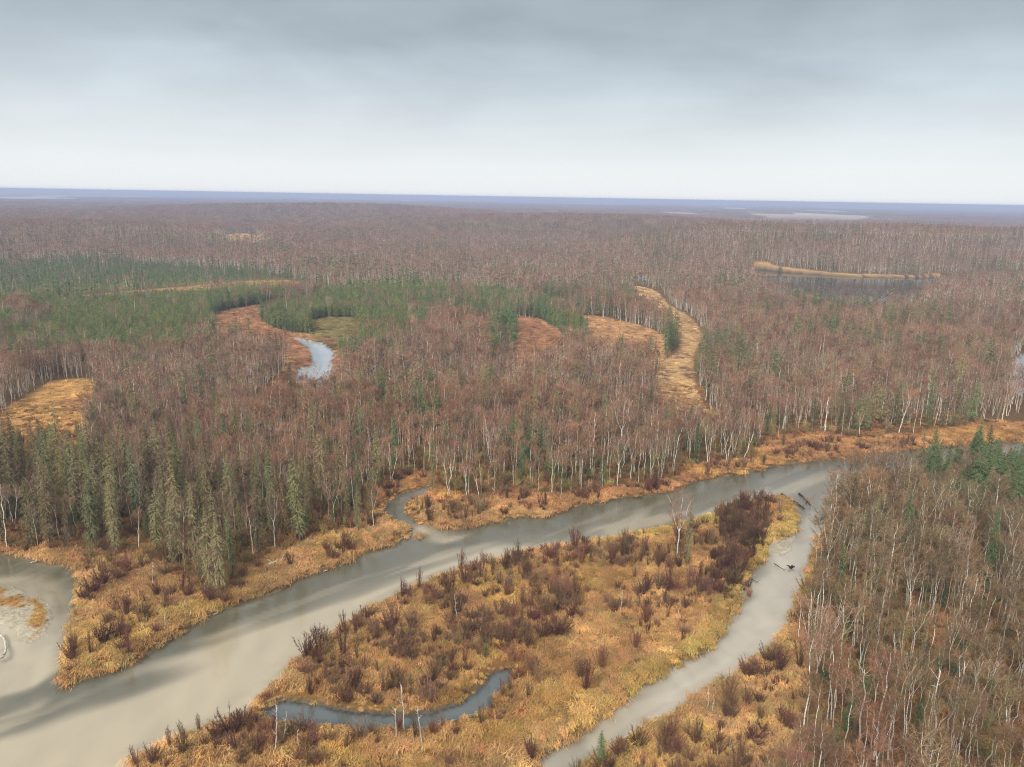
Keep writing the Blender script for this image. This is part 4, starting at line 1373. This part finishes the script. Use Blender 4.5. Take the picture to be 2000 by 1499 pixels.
for i, (pts, r0, mat, lab, st) in enumerate([
    ([(1526, 967), (1548, 980), (1571, 995)], 0.42, M_WETLOG, 'longest dark wet log lying off the head of the island', 2),
    ([(1561, 966), (1572, 976), (1584, 989)], 0.34, M_WETLOG, 'shorter dark wet log aground outside the longest log', 3),
    ([(1496, 974), (1528, 972)], 0.22, M_WETLOG, 'thin dark log along the upstream edge of the island', 1),
    ([(1474, 978), (1488, 975)], 0.20, M_WETLOG, 'short dark log stub at the island edge below the log jam', 1),
    ([(1512, 1102), (1524, 1110), (1533, 1116)], 0.10, M_WETLOG, 'thin sunken branch in the right channel below the gravel bar', 3),
    ([(1463, 1132), (1474, 1136), (1482, 1139)], 0.09, M_WETLOG, 'thin sunken branch near the island side of the right channel', 2)]):
    log('fallen_log', pts, r0, mat, lab, 'log', 0.22, st, i)
for i, (pts, r0, lab, st) in enumerate([
    ([(773, 968), (786, 964)], 0.12, 'short pale log across the creek above its bend', 2),
    ([(806, 1003), (825, 1001), (845, 995)], 0.20, 'bleached fallen tree pointing at the creek mouth', 7),
    ([(925, 1030), (940, 1023)], 0.13, 'pale log sloping into the water below the leaning birch', 1),
    ([(859, 990), (873, 992)], 0.14, 'short pale log in the grass left of the leaning birch', 1),
    ([(955, 929), (980, 928)], 0.17, 'fallen birch trunk under the tallest clump of birches', 2),
    ([(962, 961), (974, 985)], 0.14, 'fallen grey tree among dark shrubs right of the leaning birch', 6),
    ([(977, 986), (995, 987)], 0.12, 'small white log in the grass above the dark bank shrub', 1),
    ([(1150, 957), (1172, 961)], 0.15, 'white birch log lying beside the small green spruce', 1),
    ([(1312, 929), (1330, 915), (1349, 902)], 0.14, 'grey fallen birch on the far bank opposite the island spruce', 4),
    ([(1600, 841), (1643, 839)], 0.16, 'long grey log under the trees above the upper bend', 3),
    ([(514, 1117), (540, 1107), (563, 1097)], 0.30, 'big silver driftwood log lodged on the far bank', 5),
    ([(60, 1101), (80, 1096)], 0.16, 'white log at the back of the left inlet', 1),
    ([(632, 1118), (641, 1114)], 0.16, 'white driftwood scrap at the waterline below the silver log', 1),
    ([(418, 1202), (426, 1198)], 0.15, 'white driftwood scrap at the waterline below the two big spruces', 1),
    ([(322, 1254), (335, 1250)], 0.16, 'pale driftwood piece at the waterline nearest the peninsula tip', 2),
    ([(341, 1240), (350, 1236)], 0.14, 'small white driftwood piece just upstream of the pale one', 1),
    ([(-14, 1286), (4, 1284), (12, 1266), (6, 1245), (-6, 1240)], 0.28, 'curved bleached root log at the left edge of the picture', 5),
    ([(1040, 1212), (1062, 1210), (1085, 1214)], 0.09, 'thin grey fallen stem in the middle of the island', 3),
    ([(1308, 1478), (1335, 1486), (1362, 1499)], 0.12, 'grey fallen stem in the brush at the bottom of the right bank', 4),
    ([(1378, 1488), (1410, 1486), (1440, 1499)], 0.11, 'arched grey branch at the bottom edge of the right bank', 3)]):
    log('driftwood', pts, r0, M_DEAD, lab, 'driftwood', 0.18, st, 30 + i)


def dead_tree(px, py, h, lab, seed):
    rng = np.random.default_rng(seed)
    p = proj([(px, py)])[0]
    z = height(p[None], water_sd(p[None]))[0]
    k = np.linspace(0, 1, 7)
    path = np.column_stack([np.cumsum(rng.normal(0, 0.022 * h, 7)), np.cumsum(rng.normal(0, 0.022 * h, 7)), k * h])
    path -= path[0]
    path[0, 2] = -0.4
    e = bpy.data.objects.new('dead_tree', None)
    COL.objects.link(e)
    e.location = (p[0], p[1], z)
    e['label'], e['category'], e['group'] = lab, 'dead tree', 'dead grey trees along the river'
    g = Geo()
    tube(g, path, (0.011 * h + 0.04) * (1 - 0.7 * k), 6)
    o = link('trunk', g.mesh('trunk', [M_DEAD], True), e)
    o['tint'] = [1.0, 1.0, 1.0]
    for b in range(int(4 + h / 2)):
        t = rng.uniform(0.35, 0.98)
        i = min(int(t * 6), 5)
        s0 = path[i] + (path[i + 1] - path[i]) * (t * 6 - i)
        a = rng.uniform(0, 6.283)
        d = np.array([math.cos(a), math.sin(a), rng.uniform(0.3, 1.4)]) * rng.uniform(0.05, 0.11) * h
        g = Geo()
        tube(g, np.array([s0, s0 + d * 0.5 + rng.normal(0, 0.04, 3), s0 + d + np.array([0, 0, 0.1 * h * rng.uniform(-0.2, 0.4)])]), np.array([0.05, 0.035, 0.015]), 4)
        o = link('branch', g.mesh('branch', [M_DEAD]), e)
        o['tint'] = [1.0, 1.0, 1.0]


for i, (px, py, h, lab) in enumerate([
    (895, 1222, 6.0, 'dead white stem on the island below its north shore shrubs'), (939, 1246, 3.2, 'short dead stub in the middle of the island'),
    (1210, 1204, 5.0, 'dead grey stem on the island right of centre'), (539, 1478, 7.6, 'crooked dead tree below the mouth of the slough'),
    (557, 1460, 5.0, 'slim dead tree just behind the crooked one below the slough'), (585, 1471, 3.0, 'broken stub right of the two dead trees below the slough'),
    (826, 1462, 7.0, 'dead tree at the bottom of the island, rightmost of three beyond the slough'), (791, 1437, 7.6, 'dead tree standing at the south edge of the slough'),
    (774, 1455, 5.6, 'dead tree leftmost of three south of the slough middle'), (1382, 1395, 3.6, 'white stub in the grass of the near right bank'),
    (1390, 1402, 3.0, 'smaller white stub beside the other on the near right bank'), (1678, 1458, 13.0, 'tall dead birch snag at the front of the near right wood'),
    (1795, 1499, 15.0, 'dead broken-topped birch with stubby crown near the bottom right'), (1850, 1440, 12.0, 'bleached dead birch deep in the near right wood'),
    (300, 1150, 5.0, 'thin dead tree on the peninsula left of the two big spruces'), (322, 1240, 3.6, 'grey dead stem near the river side of the peninsula')]):
    dead_tree(px, py, h, lab, 950 + i)

# black root wad stranded in the right channel
e = bpy.data.objects.new('root_wad', None)
COL.objects.link(e)
p = proj([(1545, 1110)])[0]
e.location = (p[0], p[1], -0.1)
e['label'], e['category'] = 'black root wad sticking out of the right channel', 'root wad'
rng = np.random.default_rng(77)
for k in range(6):
    a = k * 1.05 + rng.uniform(-.3, .3)
    d = np.array([math.cos(a), math.sin(a), rng.uniform(0.2, 0.9)]) * rng.uniform(0.8, 1.4)
    g = Geo()
    tube(g, np.array([[0, 0, 0.1], d * 0.5 + np.array([0, 0, 0.25]), d]), np.array([0.25, 0.16, 0.06]), 5)
    o = link('root', g.mesh('root', [M_WETLOG], True), e)
    o['tint'] = [0.6, 0.6, 0.6]
